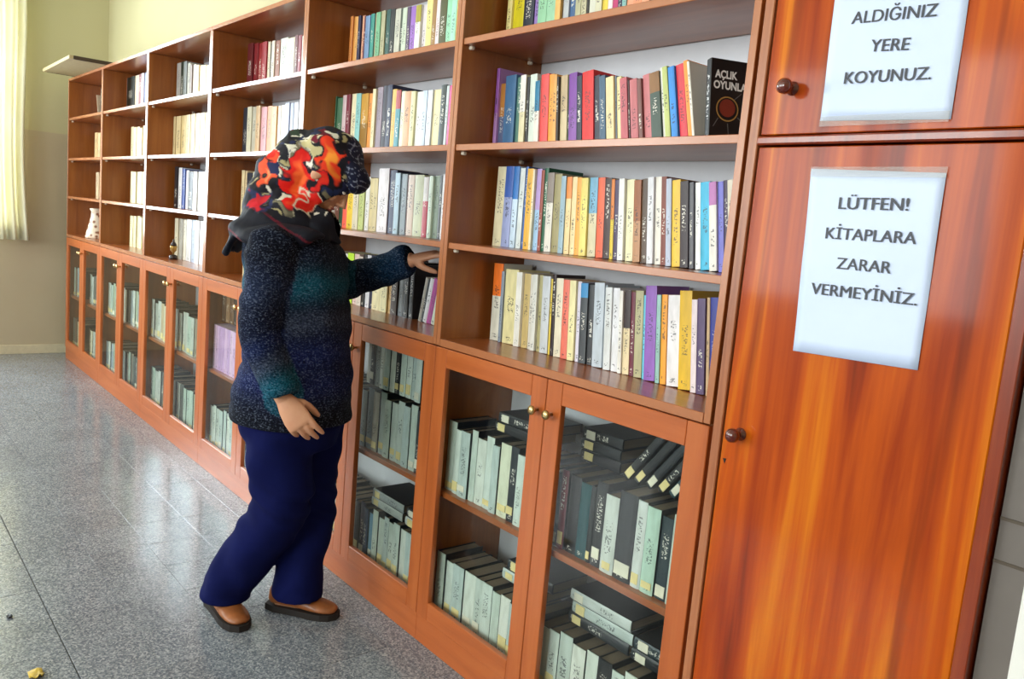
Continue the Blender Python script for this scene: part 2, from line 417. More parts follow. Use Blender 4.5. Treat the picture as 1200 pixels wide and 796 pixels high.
# ------------------------------------------------------------------ paper notices with lettering
M['paper'] = plain('white_paper', 'c6d3ee', .45, vary=.01); M['ink'] = plain('black_print', '30323c', .5)
def tape_mat():
    m, nt, b = newmat('clear_tape'); out = nt.nodes['Material Output']
    t = N(nt, 'ShaderNodeBsdfTransparent'); t.inputs[0].default_value = (.96, .96, .95, 1)
    b.inputs['Base Color'].default_value = (.75, .72, .68, 1); b.inputs['Roughness'].default_value = .12
    mx = N(nt, 'ShaderNodeMixShader'); mx.inputs[0].default_value = .12
    L(nt, t.outputs[0], mx.inputs[1]); L(nt, b.outputs[0], mx.inputs[2]); L(nt, mx.outputs[0], out.inputs[0]); return m
M['tape'] = tape_mat()
def text_mesh(s, size, bold):
    cu = bpy.data.curves.new('lettering', 'FONT'); cu.body = s; cu.size = size; cu.align_x = 'CENTER'; cu.align_y = 'CENTER'; cu.offset = bold; cu.extrude = .00012; cu.resolution_u = 4
    to = bpy.data.objects.new('tmp_text', cu); C.objects.link(to)
    dg = bpy.context.evaluated_depsgraph_get(); me = bpy.data.meshes.new_from_object(to.evaluated_get(dg))
    bpy.data.objects.remove(to); return me
def bold_text(sx, size, k):
    a = text_mesh(sx, size, 0); b_ = bmesh.new()
    for dx, dy, dz in ((-k, 0, 0), (0, 0, .00002), (k, 0, .00004)):
        n0 = len(b_.verts); b_.from_mesh(a); b_.verts.ensure_lookup_table()
        for v in b_.verts[n0:]: v.co += Vector((dx, dy, dz))
    m_ = bpy.data.meshes.new('lettering'); b_.to_mesh(m_); b_.free(); return m_
def notice(corners, lines, label, Y):
    # corners TL TR BR BL on the door plane (pixels); a sheet with gentle waves
    P = [Vector(onY(*c, Y)) for c in corners]
    base = (P[2]+P[3])/2; o = empty('paper_notice', (base.x, Y-.0016, base.z)); n = 14; bm = bmesh.new(); g = []
    for j in range(n+1):
        row = []
        for i in range(n+1):
            u_, v_ = i/n, j/n
            q = (P[3]*(1-u_)+P[2]*u_)*(1-v_) + (P[0]*(1-u_)+P[1]*u_)*v_
            wv = .0005*math.sin(7*u_+4*v_) + .0006*math.sin(11*v_-3*u_)
            row.append(bm.verts.new((q.x-base.x, wv-.0004, q.z-base.z)))
        g.append(row)
    for a, b_ in zip(g, g[1:]):
        for i in range(n): bm.faces.new((a[i], a[i+1], b_[i+1], b_[i]))
    s = smooth(obj('sheet', bm, M['paper'], o)); mo = s.modifiers.new('t', 'SOLIDIFY'); mo.thickness = .0003; mo.offset = 1
    for txt, (cx, cy), wpx, ang in lines:
        c = onY(cx, cy, Y); l = onY(cx-wpx/2, cy-wpx/2*ang, Y); r = onY(cx+wpx/2, cy+wpx/2*ang, Y)
        wid = math.hypot(r[0]-l[0], r[2]-l[2]); rot = math.atan2(r[2]-l[2], r[0]-l[0])
        me = bold_text(txt, .026, .00045); xs = [v.co.x for v in me.vertices]; sc = wid/(max(xs)-min(xs)); cxm = (max(xs)+min(xs))/2
        for v in me.vertices: v.co = Vector(((v.co.x-cxm)*sc, v.co.y*sc*min(1.25, max(.9, .0268/.026/sc)), v.co.z))
        t = obj('lettering', me, M['ink'], o, (c[0]-base.x, -.0026, c[2]-base.z)); t.rotation_euler = Matrix(((math.cos(rot), -math.sin(rot), 0), (0, 0, -1), (math.sin(rot), math.cos(rot), 0))).to_euler()
    return tag(o, label, 'notice', 'paper notices on the wardrobe'), P, base
n1, P1, B1 = notice(((952, 198), (1110, 203), (1076, 434), (930, 411)),
    [('LÜTFEN!', (1024, 240), 82, .02), ('KİTAPLARA', (1020, 277), 106, .06), ('ZARAR', (1013, 312), 64, .09), ('VERMEYİNİZ.', (1011, 345), 124, .11)],
    'white paper notice reading LÜTFEN taped on the lower wardrobe door', WY)
n2, P2, B2 = notice(((990, -92), (1150, -92), (1115, 140), (962, 142)),
    [('ALDIĞINIZ', (1048, 18), 100, -.10), ('YERE', (1044, 54), 46, -.05), ('KOYUNUZ.', (1040, 90), 102, -.06)],
    'white paper notice reading YERE KOYUNUZ taped on the upper wardrobe door', WY)
for a, b_, nn, BB in (((951, 204), (1111, 206), n1, B1), ((963, 138), (1114, 136), n2, B2)):
    l, r = onY(*a, WY), onY(*b_, WY); zc = (l[2]+r[2])/2 + (.002 if nn is n1 else -.006)
    tp = obj('tape', bx(l[0]-BB.x, r[0]-BB.x, -.0031, -.0029, zc-BB.z-.006, zc-BB.z+.010), M['tape'], nn); tp['label'] = 'strip of clear tape'

# ------------------------------------------------------------------ books
def book_mat():
    m, nt, b = newmat('printed_book_cover')
    def A(nm): return N(nt, 'ShaderNodeAttribute', attribute_type='OBJECT', attribute_name=nm)
    tc = N(nt, 'ShaderNodeTexCoord'); s = N(nt, 'ShaderNodeSeparateXYZ'); L(nt, tc.outputs['Object'], s.inputs[0])
    hz = A('bh').outputs['Fac']; tw = A('bt').outputs['Fac']; sd = A('seed').outputs['Fac']
    v = mathn(nt, 'DIVIDE', s.outputs[2], hz); u_ = mathn(nt, 'ABSOLUTE', mathn(nt, 'DIVIDE', s.outputs[0], tw))
    onsp = mathn(nt, 'LESS_THAN', s.outputs[1], .0035)
    ca, cb, ci, cc = A('ca').outputs['Color'], A('cb').outputs['Color'], A('ci').outputs['Color'], A('cc').outputs['Color']
    col = mixc(nt, mathn(nt, 'GREATER_THAN', v, A('sp').outputs['Fac']), ca, cb)
    # lettering: broken strokes inside a band of the spine, too small to read
    cmb = N(nt, 'ShaderNodeCombineXYZ'); L(nt, mathn(nt, 'MULTIPLY', s.outputs[0], 160), cmb.inputs[0]); L(nt, sd, cmb.inputs[1]); L(nt, mathn(nt, 'MULTIPLY', s.outputs[2], 260), cmb.inputs[2])
    n = noise(nt, cmb.outputs[0], 1.0, 1.5)
    stroke = mathn(nt, 'GREATER_THAN', n.outputs[0], .55)
    inu = mathn(nt, 'LESS_THAN', mathn(nt, 'ABSOLUTE', mathn(nt, 'SUBTRACT', u_, .5)), .23)
    t0, t1 = A('t0').outputs['Fac'], A('t1').outputs['Fac']
    inv = mathn(nt, 'MULTIPLY', mathn(nt, 'GREATER_THAN', v, t0), mathn(nt, 'LESS_THAN', v, t1))
    pub = mathn(nt, 'MULTIPLY', mathn(nt, 'GREATER_THAN', v, .04), mathn(nt, 'LESS_THAN', v, .09))
    msk = mathn(nt, 'MULTIPLY', mathn(nt, 'MULTIPLY', stroke, inu), mathn(nt, 'MAXIMUM', inv, pub))
    col = mixc(nt, mathn(nt, 'MULTIPLY', msk, .7), col, ci)
    # wear
    cm2 = N(nt, 'ShaderNodeCombineXYZ'); L(nt, mathn(nt, 'MULTIPLY', s.outputs[0], 60), cm2.inputs[0]); L(nt, sd, cm2.inputs[1]); L(nt, mathn(nt, 'MULTIPLY', s.outputs[2], 18), cm2.inputs[2])
    nw = noise(nt, cm2.outputs[0], 1.0, 4)
    wr_ = ramp(nt, nw.outputs[0], [(.3, (.82, .82, .80)), (.6, (1, 1, 1))])
    mm = N(nt, 'ShaderNodeMix', data_type='RGBA', blend_type='MULTIPLY'); mm.inputs[0].default_value = 1; L(nt, col, mm.inputs[6]); L(nt, wr_, mm.inputs[7])
    L(nt, mixc(nt, onsp, cc, mm.outputs[2]), b.inputs['Base Color'])
    b.inputs['Roughness'].default_value = .42
    return m
M['book'] = book_mat()
def page_mat(name, a, b_):
    m, nt, bs = newmat(name); tc = N(nt, 'ShaderNodeTexCoord')
    n = noise(nt, mapping(nt, tc.outputs['Object'], (900, 8, 8)), 1.0, 2)
    L(nt, mixc(nt, n.outputs[0], lin(a), lin(b_)), bs.inputs['Base Color']); bs.inputs['Roughness'].default_value = .85; return m
M['pages'] = page_mat('book_pages', 'cfc6ac', 'ece5d0'); M['pages_dark'] = page_mat('dusty_old_pages', '5c4f42', '8c7c68')
M['pale_tag'] = plain('pale_paper_label', 'dcd8c4', .7, vary=.08); M['yellow_tag'] = plain('yellowed_paper_label', 'e0cf92', .7, vary=.1)

NAMED = {}
NAMED.update({'white': 'eeeeea', 'cream': 'e8dcb4', 'pale grey': 'c4ccd0', 'grey': '9a9c9e', 'black': '202024', 'charcoal': '484a50', 'navy': '2c365c', 'blue': '3c74b4', 'pale blue': 'a4c4dc', 'cyan': '40b8e0',
 'lavender': 'a898cc', 'purple': '8450ac', 'plum': '5c3c64', 'magenta': 'c83c88', 'pink': 'e4a8b4', 'rose': 'c06470', 'red': 'dc3034', 'maroon': '6c2030', 'coral': 'ec6c54', 'salmon': 'f0a480',
 'orange': 'f0a040', 'brown': '8c5434', 'tan': 'c8a878', 'khaki': 'b4b088', 'yellow': 'ecc038', 'lemon': 'f0e088', 'olive': '94882c', 'lime': 'b8dc48', 'mint': 'a0d4b0', 'sage': 'c0ccb0', 'green': '3c7850', 'dark green': '1c4434', 'teal': '2c8488'})
NRGB = {k: np.array([int(v[i:i+2], 16) for i in (0, 2, 4)], float) for k, v in NAMED.items()}
def cname(h):
    c = np.array([int(h[i:i+2], 16) for i in (0, 2, 4)], float); wgt = np.array([1, 1.2, .9])
    return min(NRGB, key=lambda k: (((c-NRGB[k])*wgt)**2).sum())
def book_geo(t, d, h, hard, flip):
    """cover: U-shaped wrap with a slightly rounded spine; local x 0..t (or -t..0 when flip), spine at y=0"""
    c = min(.0026 if hard else .0010, t*.2); r = min(.003 if hard else .0012, t*.3)
    out = [(0, d), (0, r), (t*.18, r*.25), (t*.5, 0), (t*.82, r*.25), (t, r), (t, d)]
    inn = [(t-c, d), (t-c, r+c), (c, r+c), (c, d)]
    s = -t if flip else 0; poly = [(x+s, y) for x, y in out+inn]; n = len(poly)
    vs_ = [(x, y, 0) for x, y in poly] + [(x, y, h) for x, y in poly]
    fs = [(i, i+n, (i+1) % n+n, (i+1) % n) for i in range(n)]
    caps = [(0, 1, 9, 10), (1, 2, 3, 9), (3, 8, 9), (3, 4, 5, 8), (5, 6, 7, 8)]
    fs += [q for q in caps] + [tuple(i+n for i in q[::-1]) for q in caps]
    me = bpy.data.meshes.new('book'); me.from_pydata(vs_, [], fs); me.materials.append(M['book']); me.update()
    bm = bmesh.new(); bm.from_mesh(me); bmesh.ops.recalc_face_normals(bm, faces=bm.faces[:]); bm.to_mesh(me); bm.free()
    it = .003 if hard else .0008
    pb = bx(c+.0001+s, t-c-.0001+s, r+c+.0002, d-(.004 if hard else .001), it, h-it)
    return me, pb
BOOKS = []
def book(X, Y, Z, t, d, h, lean, col, col2=None, split=2.0, ink=None, bay='', shelf='', hard=False, cover=None, label=None, group=None, name='book', title=True, tagz=None, cat='book', dark_pages=False, rot=None, yaw_=0.0):
    flip = lean < 0
    me, pb = book_geo(t, d, h, hard, flip)
    o = obj(name, me, None, None, (X+(t/math.cos(lean) if flip else 0), Y, Z)); o.rotation_euler = rot if rot else (0, -lean, yaw_)
    o['ca'] = list(lin(col)); o['cb'] = list(lin(col2 or col)); o['cc'] = list(lin(cover or col)); o['sp'] = float(split)
    lum = sum(lin(col)); o['ci'] = list(lin(ink or ('f4f0e4' if lum < .75 else '2a2a34')))
    o['bh'] = float(h); o['bt'] = float(t); o['seed'] = float(random.random()*50)
    a = random.choice((.25, .35, .42, .5)); o['t0'] = a if title else 3.0; o['t1'] = (a+random.choice((.22, .3, .42))) if title else 3.0
    pg = obj('page_block', pb, M['pages_dark'] if dark_pages else M['pages'], o)
    if tagz:
        z0, z1 = tagz; s = -t if flip else 0
        wv = random.uniform(.04, .22); obj('spine_label', bx(t*wv+s, t*(1-random.uniform(.04, .2))+s, -.0008, .0012, z0, z1), random.choice((M['yellow_tag'], M['yellow_tag'], M['pale_tag'])), o)
    BOOKS.append(dict(o=o, bay=bay, shelf=shelf, t=t, h=h, col=col, col2=col2 if split < 1 else None, X=X, label=label, group=group, cat=cat, lean=lean))
    return o

SHN = {ZA: 'top shelf', ZB: 'second shelf', ZC_: 'third shelf', ZL: 'bottom open shelf'}
def row(bay, z, Y, segs, lean0, lean1, dep=.135, htop=None, x_end=None):
    """segs: list of (origin_x, origin_y, scale, 'x0 x1 hex [top [hex2 split]]; ...')"""
    ent = []
    for oxx, oyy, sc, txt in segs:
        for e in txt.split(';'):
            q = e.split()
            if not q: continue
            a, b_ = oxx+float(q[0])/sc, oxx+float(q[1])/sc
            xa, xb = Xof(a, Y, z), Xof(b_, Y, z)
            top = None
            if len(q) > 3 and q[3] != '-': top = Zof(oyy+float(q[3])/sc, xb, Y)-z
            ent.append([xa, xb, q[2], top, q[4] if len(q) > 4 else None, float(q[5]) if len(q) > 5 else 2.0])
    lo = -(bay+1)*W+PT+.004; hi = -bay*W-PT-.004
    xs0, xs1 = ent[0][0], ent[-1][1]
    ent[0][0] = max(ent[0][0], lo)
    prev = None; prevl = None
    for i, (xa, xb, col, top, c2, sp) in enumerate(ent):
        f = (xa-xs0)/max(1e-6, xs1-xs0); ln = lean0+(lean1-lean0)*f
        h = top if top else (htop or .185)*random.uniform(.95, 1.04)
        h = max(.11, min(h/math.cos(ln), .232))
        if prev is not None:
            # clear the left neighbour at shelf level and at the top
            need = prev[1] + .0006; hh = min(h, prev[2])
            need = max(need, prev[1] + .0006 + hh*(math.tan(ln)-math.tan(prevl)))
            xa = max(xa, need)
        if xa < lo + h*math.sin(max(0, ln)): xa = lo + h*math.sin(max(0, ln))
        t = (xb-xa)-.0009
        if t < .0045: t = .0045
        t = t*math.cos(ln)
        if xa+t/math.cos(ln) - min(0, h*math.sin(ln)) > hi: break
        book(xa, Y+random.uniform(-.004, .005), z+.0004, t, dep+random.uniform(-.01, .008), h, ln, col, c2, sp, bay=bay, shelf=SHN[z])
        prev = (xa, xa+t/math.cos(ln), h); prevl = ln
    return prev, prevl
def extend(bay, z, Y, pr, cols, lean, n=6, h0=.18):
    """books of the row that the side panel hides from here"""
    hi = -bay*W-PT-.006; x = pr[0][1]+.001; lo = pr[1]
    for i in range(n):
        t = random.uniform(.014, .026)
        if x+t/math.cos(lo) > hi: break
        book(x, Y+random.uniform(-.004, .004), z+.0004, t, .13, h0*random.uniform(.95, 1.03), lo, random.choice(cols), bay=bay, shelf=SHN[z]); x += t/math.cos(lo)+.001
MIXC = ['ebdfb8', 'dcdcd6', '5a6a8c', 'c8b48c', 'a04a40', 'e0c060', '88a0b0', '3a3a44']
# ---- bay beside the wardrobe
pr = row(0, ZA, .13, [(580, 0, 5.4545, '65 95 e6d890; 95 165 d8c81e; 165 230 1e2838; 230 265 9678be; 265 320 96cda5; 320 375 9ed2ae; 375 410 f0be6e; 410 430 3c2c24; 430 465 b9bec3; 465 500 3c6496; 500 535 bdbb98; 535 570 c8c2a0; 570 585 32302c; 585 628 d7d7c8; 628 670 d2cfb4; 670 705 ebcf46; 705 735 ecdede; 735 775 be326e; 775 805 222c4c; 805 830 8cc4c0; 830 880 f0a07d; 880 935 eb966e; 935 985 f0a882; 985 1018 2e3c28; 1018 1050 3c2a20; 1050 1090 50bed2; 1090 1130 82b46e; 1130 1160 96be8c; 1160 1180 262626; 1180 1230 d23c32; 1230 1290 d8d0b0; 1290 1340 8c6ab4; 1340 1400 e6b450; 1400 1450 dad6c8; 1450 1500 3c5a78')], .01, .1, htop=.19)
pr = row(0, ZB, .13, [(560, 60, 7.2375, '95 150 b282be 130 9a5cb0 .45; 150 200 5a6488 270 b47838 .5; 200 290 46709a 200; 290 335 5a8478 215; 340 385 e0d8b0 200 ece8e0 .5; 387 410 1c1c20 215; 412 470 d7e1d7 190; 470 512 ece4dc 250 1e78a0 .55; 512 580 eb5050 190; 580 625 f5a546 190; 625 660 f0b060 195; 663 682 3a2c24 215; 684 742 d2c09a 200 c8b08c .5; 745 762 26402c 210; 762 830 8c55af 180 8044a4 .5; 834 878 222a40 205; 885 980 e12323 165; 984 1035 26283c 200; 1037 1088 40607c 205; 1092 1158 ebd7a5 215'),
   (710, 55, 7.2375, '2 38 7c8ca4 240; 42 128 f0e1aa 245; 132 193 c35f69 260; 196 212 4c2c30 275; 215 278 c46a70 270; 282 318 7a4a44 265; 320 388 cd787d 225; 392 478 3c5046 212 8c6030 .72; 480 508 e4e2da 165 ; 512 558 bec878 160; 562 618 288ce1 160; 622 688 e13c4b 135; 692 733 f09632 100; 736 760 eeeadc 110')], .02, .235, htop=.18)
# the black book turned cover-out at the end of that row, and what stands behind the panel
def cover_out():
    Y = .125; z = ZB+.0004
    a = onY(824, 158, Y); t, d, h = .020, .122, .188
    o = book(0, 0, 0, t, d, h, 0, '141416', None, 2, ink='f0f0f0', bay=0, shelf=SHN[ZB], cover='141416', label='black book showing its front cover with a gold ring, second shelf by wardrobe')
    x0 = a[0]; o.location = (x0+.004, Y, z); o.rotation_euler = (0, math.radians(-9.0), math.radians(-24))
    o['t0'] = .28; o['t1'] = .82
    M['gold'] = plain('dull_gold_print', 'b08c4c', .45, .3); M['rust'] = plain('rust_red_print', '7c2c1c', .5); M['white_print'] = plain('white_print', 'e8e8e4', .5)
    M['grey_print'] = plain('grey_print', '6a6a6a', .5)
    # cover art stand-in on the +x board (local plane x = t)
    def disc(r0_, r1_, n, y, zz, name, mat, off):
        bm = bmesh.new(); ring = []
        for rr in (r0_, r1_):
            ring.append([bm.verts.new((t+off, y+rr*math.cos(2*math.pi*i/n), zz+rr*math.sin(2*math.pi*i/n))) for i in range(n)])
        for i in range(n): bm.faces.new((ring[0][i], ring[1][i], ring[1][(i+1) % n], ring[0][(i+1) % n]))
        if r0_ < .0001: bmesh.ops.remove_doubles(bm, verts=bm.verts[:], dist=1e-4)
        bmesh.ops.recalc_face_normals(bm, faces=bm.faces[:]); obj(name, bm, mat, o)
    disc(.025, .028, 28, .044, .078, 'cover_ring', M['gold'], .0004); disc(.00001, .020, 24, .044, .080, 'cover_disc', M['rust'], .0004)
    for zz, s_, yc in ((.153, 'AÇLIK', .034), (.129, 'OYUNLARI', .053)):
        me = text_mesh(s_, .024, .0008)
        tx = obj('cover_lettering', me, M['white_print'], o, (t+.0006, yc+.004, zz)); tx.rotation_euler = (math.pi/2, 0, math.pi/2)
        xs = [v.co.x for v in me.vertices]; wd = max(xs)-min(xs); tgt = .056 if s_ == 'AÇLIK' else .098
        for v in me.vertices: v.co.x *= tgt/wd
    for y0, z0, y1, z1 in ((.060, .100, .078, .116), (.022, .056, .010, .036), (.046, .046, .050, .012), (.070, .062, .092, .045)):
        bm = bmesh.new(); dy, dz = y1-y0, z1-z0; l_ = math.hypot(dy, dz); ny, nz = -dz/l_*.0008, dy/l_*.0008
        bm.faces.new([bm.verts.new((t+.0004, y, zz)) for y, zz in ((y0-ny, z0-nz), (y1-ny, z1-nz), (y1+ny, z1+nz), (y0+ny, z0+nz))]); obj('cover_line', bm, M['grey_print'], o)
    return o
cover_out()
pr = row(0, ZC_, .135, [(565, 180, 6.12, '60 128 e1d7b4 60; 130 188 9aa4d0 80 3c60b0 .62; 190 228 c4d8ec 80 2872be .6; 230 264 d8e0e0 105; 266 284 3c64a8 90; 286 328 ebb43c 110; 330 345 ece2c0 115; 347 384 a0c4e6 110 b094cc .5; 386 409 96402c 120; 411 438 145a3c 105; 441 488 e1dcd2 140 8c8078 .62; 490 543 a0966a 150; 545 579 9cb8c8 165; 581 618 f0d29a 170 f09040 .72; 620 654 ecd8a4 170; 656 688 f0aa46 175; 690 738 f0dc78 180; 740 798 d7cdaa 175 78b0d0 .55; 800 850 f0643c 175; 853 902 3c2424 180'),
   (705, 190, 5.9, '42 68 e6c832 120 e08030 .5; 72 106 46375a 125; 110 148 ececea 120; 152 208 ebe6be 125; 212 262 be8c64 130 a05c30 .5; 266 306 5a4638 120; 310 352 e4e4ea 110; 356 398 ece6dc 105; 401 438 823c2d 105; 441 478 bcc4d8 120; 481 538 f0c33c 130; 541 598 32232a 140; 601 632 5c5c64 145; 636 673 eeeeee 145; 676 743 3cb9e1 145; 746 798 ece8e0 145 be78b8 .74; 801 840 7878d7 140; 842 880 3c2a4c 130; 882 930 dcd4c0 130; 932 980 a04a40 130; 982 1030 5a7890 130')], .0, .17, htop=.19)
pr = row(0, ZL, .155, [(565, 295, 5.893, '42 104 dedccd 60 f57a28 .58; 106 124 8c98a8 140; 126 214 ebe1aa 135; 216 254 f0eee6 150; 256 299 cdb478 160; 301 329 dcd8cc 165; 331 360 e0e0d8 165; 362 389 b0a878 170; 391 444 cdd2d7 180; 446 464 e6c850 195; 466 489 2a1418 165; 491 539 ebe1c8 195; 541 584 eb7864 205; 586 629 f0e6af 210; 631 659 dcd6e6 215; 661 710 464b50 230 3c90c8 .82; 712 753 3a3c40 240; 756 824 c3cdd7 230'),
   (695, 325, 5.687, '22 66 b9c8d2 60; 68 112 dfe2e2 80; 114 158 e8e8ec 85; 160 184 f0ece4 100; 186 229 ecd8ae 100 38282a .55; 231 259 6e283c 110; 261 314 b9b48c 105; 316 334 6cc8e0 130; 336 409 9664be 75; 411 439 9cc8c0 130; 441 479 f5a532 130; 482 563 f0ecee 140; 566 648 e6b928 110; 651 689 ecdce0 165; 691 743 5a466e 160; 746 768 c8a880 150; 771 830 323c96 155; 832 880 dcd4b8 150; 882 930 8c5434 150; 932 980 c4ccd0 150')], .03, .135, htop=.185, dep=.12)
# ---- bay the woman reaches into
pr = row(1, ZA, .13, [(395, 0, 8.276, '100 126 c87c38 155; 128 152 d8964a 155; 154 178 e0a860 160; 181 204 28284c 150; 206 234 e6aa8c 145; 236 254 5a2440 150; 256 299 7a98c0 150; 301 334 46a096 130; 336 354 e69682 125; 356 398 78b48c 115; 400 438 b4b08c 100; 441 480 245450 85; 482 524 1c2428 80; 526 578 c3c3b4 75; 580 609 30402c 75; 611 654 c4d0bc 70; 656 688 4c305c 65; 691 739 9664be 55; 741 789 e8e6dc 45 aaa028 .7; 791 829 dcd4d8 35; 832 888 ebdc8c -; 890 928 a07840 -; 931 969 ecd6d8 -; 971 1039 4a4a1c -; 1041 1088 96d7af -; 1090 1139 a4dcc4 -; 1141 1170 e0c850 -; 1172 1215 d8d4cc -; 1217 1260 6a7c94 -')], .0, .01, htop=.2)
pr = row(1, ZB, .13, [(380, 90, 7.74, '40 88 326e4b 180; 90 138 5a8468 190; 141 179 d8c0c4 165; 181 214 782c3c 160; 216 264 e6dcb8 150; 266 309 8cc4c4 150; 311 374 966e28 150 c8963c .5; 376 409 e69646 150; 411 438 ebe0b4 110; 441 489 9a8c9c 90; 491 535 221e34 60; 537 579 2c3452 70; 581 619 f0b95a 110; 621 664 4690a0 120 b04048 .7; 666 699 ebe6c8 130; 701 759 d7a57d 130; 761 799 dcd8a8 130; 801 858 ececea 130; 860 903 c8d8ec 125; 905 948 dce4ec 120; 951 1018 e6d9a8 110; 1021 1068 1e2c28 70; 1070 1094 c8d4d4 80; 1096 1142 f03c8c 75; 1144 1190 e4dcc8 80')], .0, .0, htop=.195)
pr = row(1, ZC_, .135, [(390, 190, 8.378, '-190 -142 e0d8bc -; -140 -92 a8b8c4 -; -90 -46 dccaa0 -; -44 0 e8e4dc -; 2 40 7c5044 -; 42 80 285038 -; 82 124 f06450 -; 126 184 ebc846 -; 186 239 dcd4bc -; 241 289 c8d48c -; 291 329 ececec -; 331 375 e1d2a0 160; 377 418 d8c894 160; 421 519 ebe6eb 65; 521 588 28325a 80; 591 639 b4d2e6 110; 641 698 98a8b4 120; 701 719 784028 130; 721 779 e8d4c4 130; 781 868 d2d8b4 130; 871 918 be2846 150 dcd4d4 .6; 921 958 cfe0cc 140; 961 1008 8ca090 135; 1011 1048 14181c 130; 1050 1085 e8e4e8 120; 1087 1130 5a4c7c 120')], .0, .02, htop=.19)
pr = row(1, ZL, .15, [(395, 270, 6.92, '-190 -142 dcd4bc -; -140 -92 9ca8b0 -; -90 -42 e8e0cc -; -40 8 b8ac90 -; 10 58 e4e4dc -; 60 109 bee63c -; 111 150 e4c8c0 -; 152 189 dcd0c4 -; 191 214 1a1a1e -; 216 248 e4e4ec -; 250 279 2a3050 -; 281 340 ebe1b4 -; 342 399 e4dcae -; 401 429 f0c88c -; 431 479 3c2418 -; 481 519 9aa4ac -; 521 560 141618 -; 562 596 242024 -')], .0, .0, htop=.19, dep=.13)
xe = pr[0][1]+.045
for t, c in ((.014, 'b8b0a0'), (.012, '3a3a3c'), (.020, 'ececf0'), (.012, 'c85aaa'), (.014, 'b44c9c'), (.018, 'e0ecd8'), (.016, 'cfe4b4')):
    if xe+t+.05 > -W-PT: break
    book(xe, .15, ZL+.0004, t, .12, random.uniform(.150, .158), -.2, c, bay=1, shelf=SHN[ZL]); xe += t/math.cos(.2)+.0008
# ---- bays behind and beyond the woman
pr = row(2, ZA, .14, [(160, 0, 6, '770 808 5a0c14 300; 810 838 780f1c 300; 840 868 8c1420 298; 870 902 a01c28 290; 905 922 d8ccb0 290; 924 940 1c1c1c 300; 942 962 dcd0c0 285; 964 994 8c4a28 280; 998 1050 c8ccc0 260; 1052 1100 e6dcc0 260; 1102 1125 64141e 245; 1127 1150 8c2034 245; 1152 1180 d8d0c0 245; 1182 1215 5a6470 245')], 0, 0)
pr = row(2, ZB, .14, [(260, 80, 4.68, '105 130 26303c 215; 132 155 dcd8c0 210; 157 178 c8c4b4 210; 180 202 d8b890 205; 204 234 d898a0 210; 236 262 c88c50 205; 264 292 e0a868 208; 294 310 ece4d0 205; 312 336 dcdce4 200; 338 362 a8b0d0 190; 364 384 8c94ac 190; 386 410 b4b4bc 185; 412 436 e0e0e0 185; 438 465 9c8c7c 185')], 0, 0)
pr = row(2, ZC_, .14, [(260, 80, 4.68, '100 116 e0cca0 560; 118 130 d8c098 565; 132 158 283040 575; 160 184 dcdcc8 570; 186 208 b8c4a4 570; 210 236 e8e8e8 570; 238 262 5a6470 570; 264 292 c8b48c 570; 294 318 dcd4c0 570; 320 344 94402c 570')], 0, 0)
pr = row(2, ZL, .14, [(260, 80, 4.68, '110 140 e0cca0 -; 142 166 c8c0a8 -; 168 196 8c98a0 -')], 0, 0)
pr = row(3, ZA, .14, [(160, 0, 6, '270 300 a8a4a0 400; 302 322 26342c 415; 324 345 8c9494 430; 347 366 c4c4b8 440; 368 384 9c8c84 455; 386 405 e8e0d0 450; 407 430 dcc488 455; 432 455 d8b86c 455; 457 480 e0c47c 455; 482 505 ecdcac 455; 507 530 d8c080 455')], 0, 0)
pr = row(3, ZB, .14, [(70, 60, 3.184, '412 428 d8c494 218; 430 446 e4d0a0 222; 448 464 dcc48c 225; 466 482 e0cc98 225; 484 500 d4bc84 225; 502 518 e4d4a8 228; 520 536 dcc890 228; 538 552 d8c088 228; 554 570 e0cca0 228')], 0, 0)
pr = row(3, ZC_, .14, [(70, 60, 3.184, '426 438 1c1c24 430; 440 452 e8e8ec 435; 454 464 3450a0 440; 466 476 e0dcdc 445; 478 494 1e2028 450; 496 510 ecece8 450; 512 526 e4e4e4 450; 528 540 dcd8d4 450; 542 556 8c8c94 450')], 0, 0)
pr = row(3, ZL, .14, [(70, 60, 3.184, '428 440 dcd4bc 625; 442 454 b4b0a4 628; 456 466 e4dcc8 630; 468 486 e8e8e8 630; 488 502 a8b4c8 632; 504 518 e4e0dc 632; 520 534 c8c8cc 635; 536 550 dcd4c8 635')], 0, 0)
pr = row(4, ZA, .14, [(70, 60, 9.95, '735 762 d8b4ac 250; 766 860 142018 250; 866 910 d8c4a4 240; 914 945 7c1c1c 235; 948 975 dcd4e4 200; 978 1005 8c9cc4 210; 1007 1040 e0d8c8 210')], 0, 0)
for z, a, b_ in ((ZB, 'dcc898', 'e4d4a8'), (ZC_, 'dcd4ac', 'e0d8b4'), (ZL, 'e0d8a8', 'dcd0a0')):
    row(4, z, .14, [(70, 60, 3.184, ' '.join('%d %d %s 275;' % (262+i*11, 272.4+i*11, random.choice((a, b_, 'd8cc9c'))) for i in range(6)).replace(' 275', ' -'))], 0, 0, htop=.2)
row(5, ZB, .14, [(70, 60, 3.184, '130 140 dcc090 -; 142 151 e0c89c -; 153 162 d4b884 -')], 0, 0, htop=.2)
row(5, ZC_, .14, [(70, 60, 3.184, '134 144 e0c8a8 -; 146 154 e4d0b4 -; 156 164 d8c4a0 -')], 0, 0, htop=.2)
xA = -6*W+PT
b_ = book(xA+.16+.34, .10, ZA+.0004, .05, .14, .20, 0, '14161e', bay=5, shelf=SHN[ZA])
book(xA+.16+.285, .10, ZA+.0004, .006, .13, .17, .40, 'd8c4a8', bay=5, shelf=SHN[ZA])
book(xA+.16+.395, .10, ZA+.0004, .02, .14, .19, 0, '2c2a3a', bay=5, shelf=SHN[ZA])

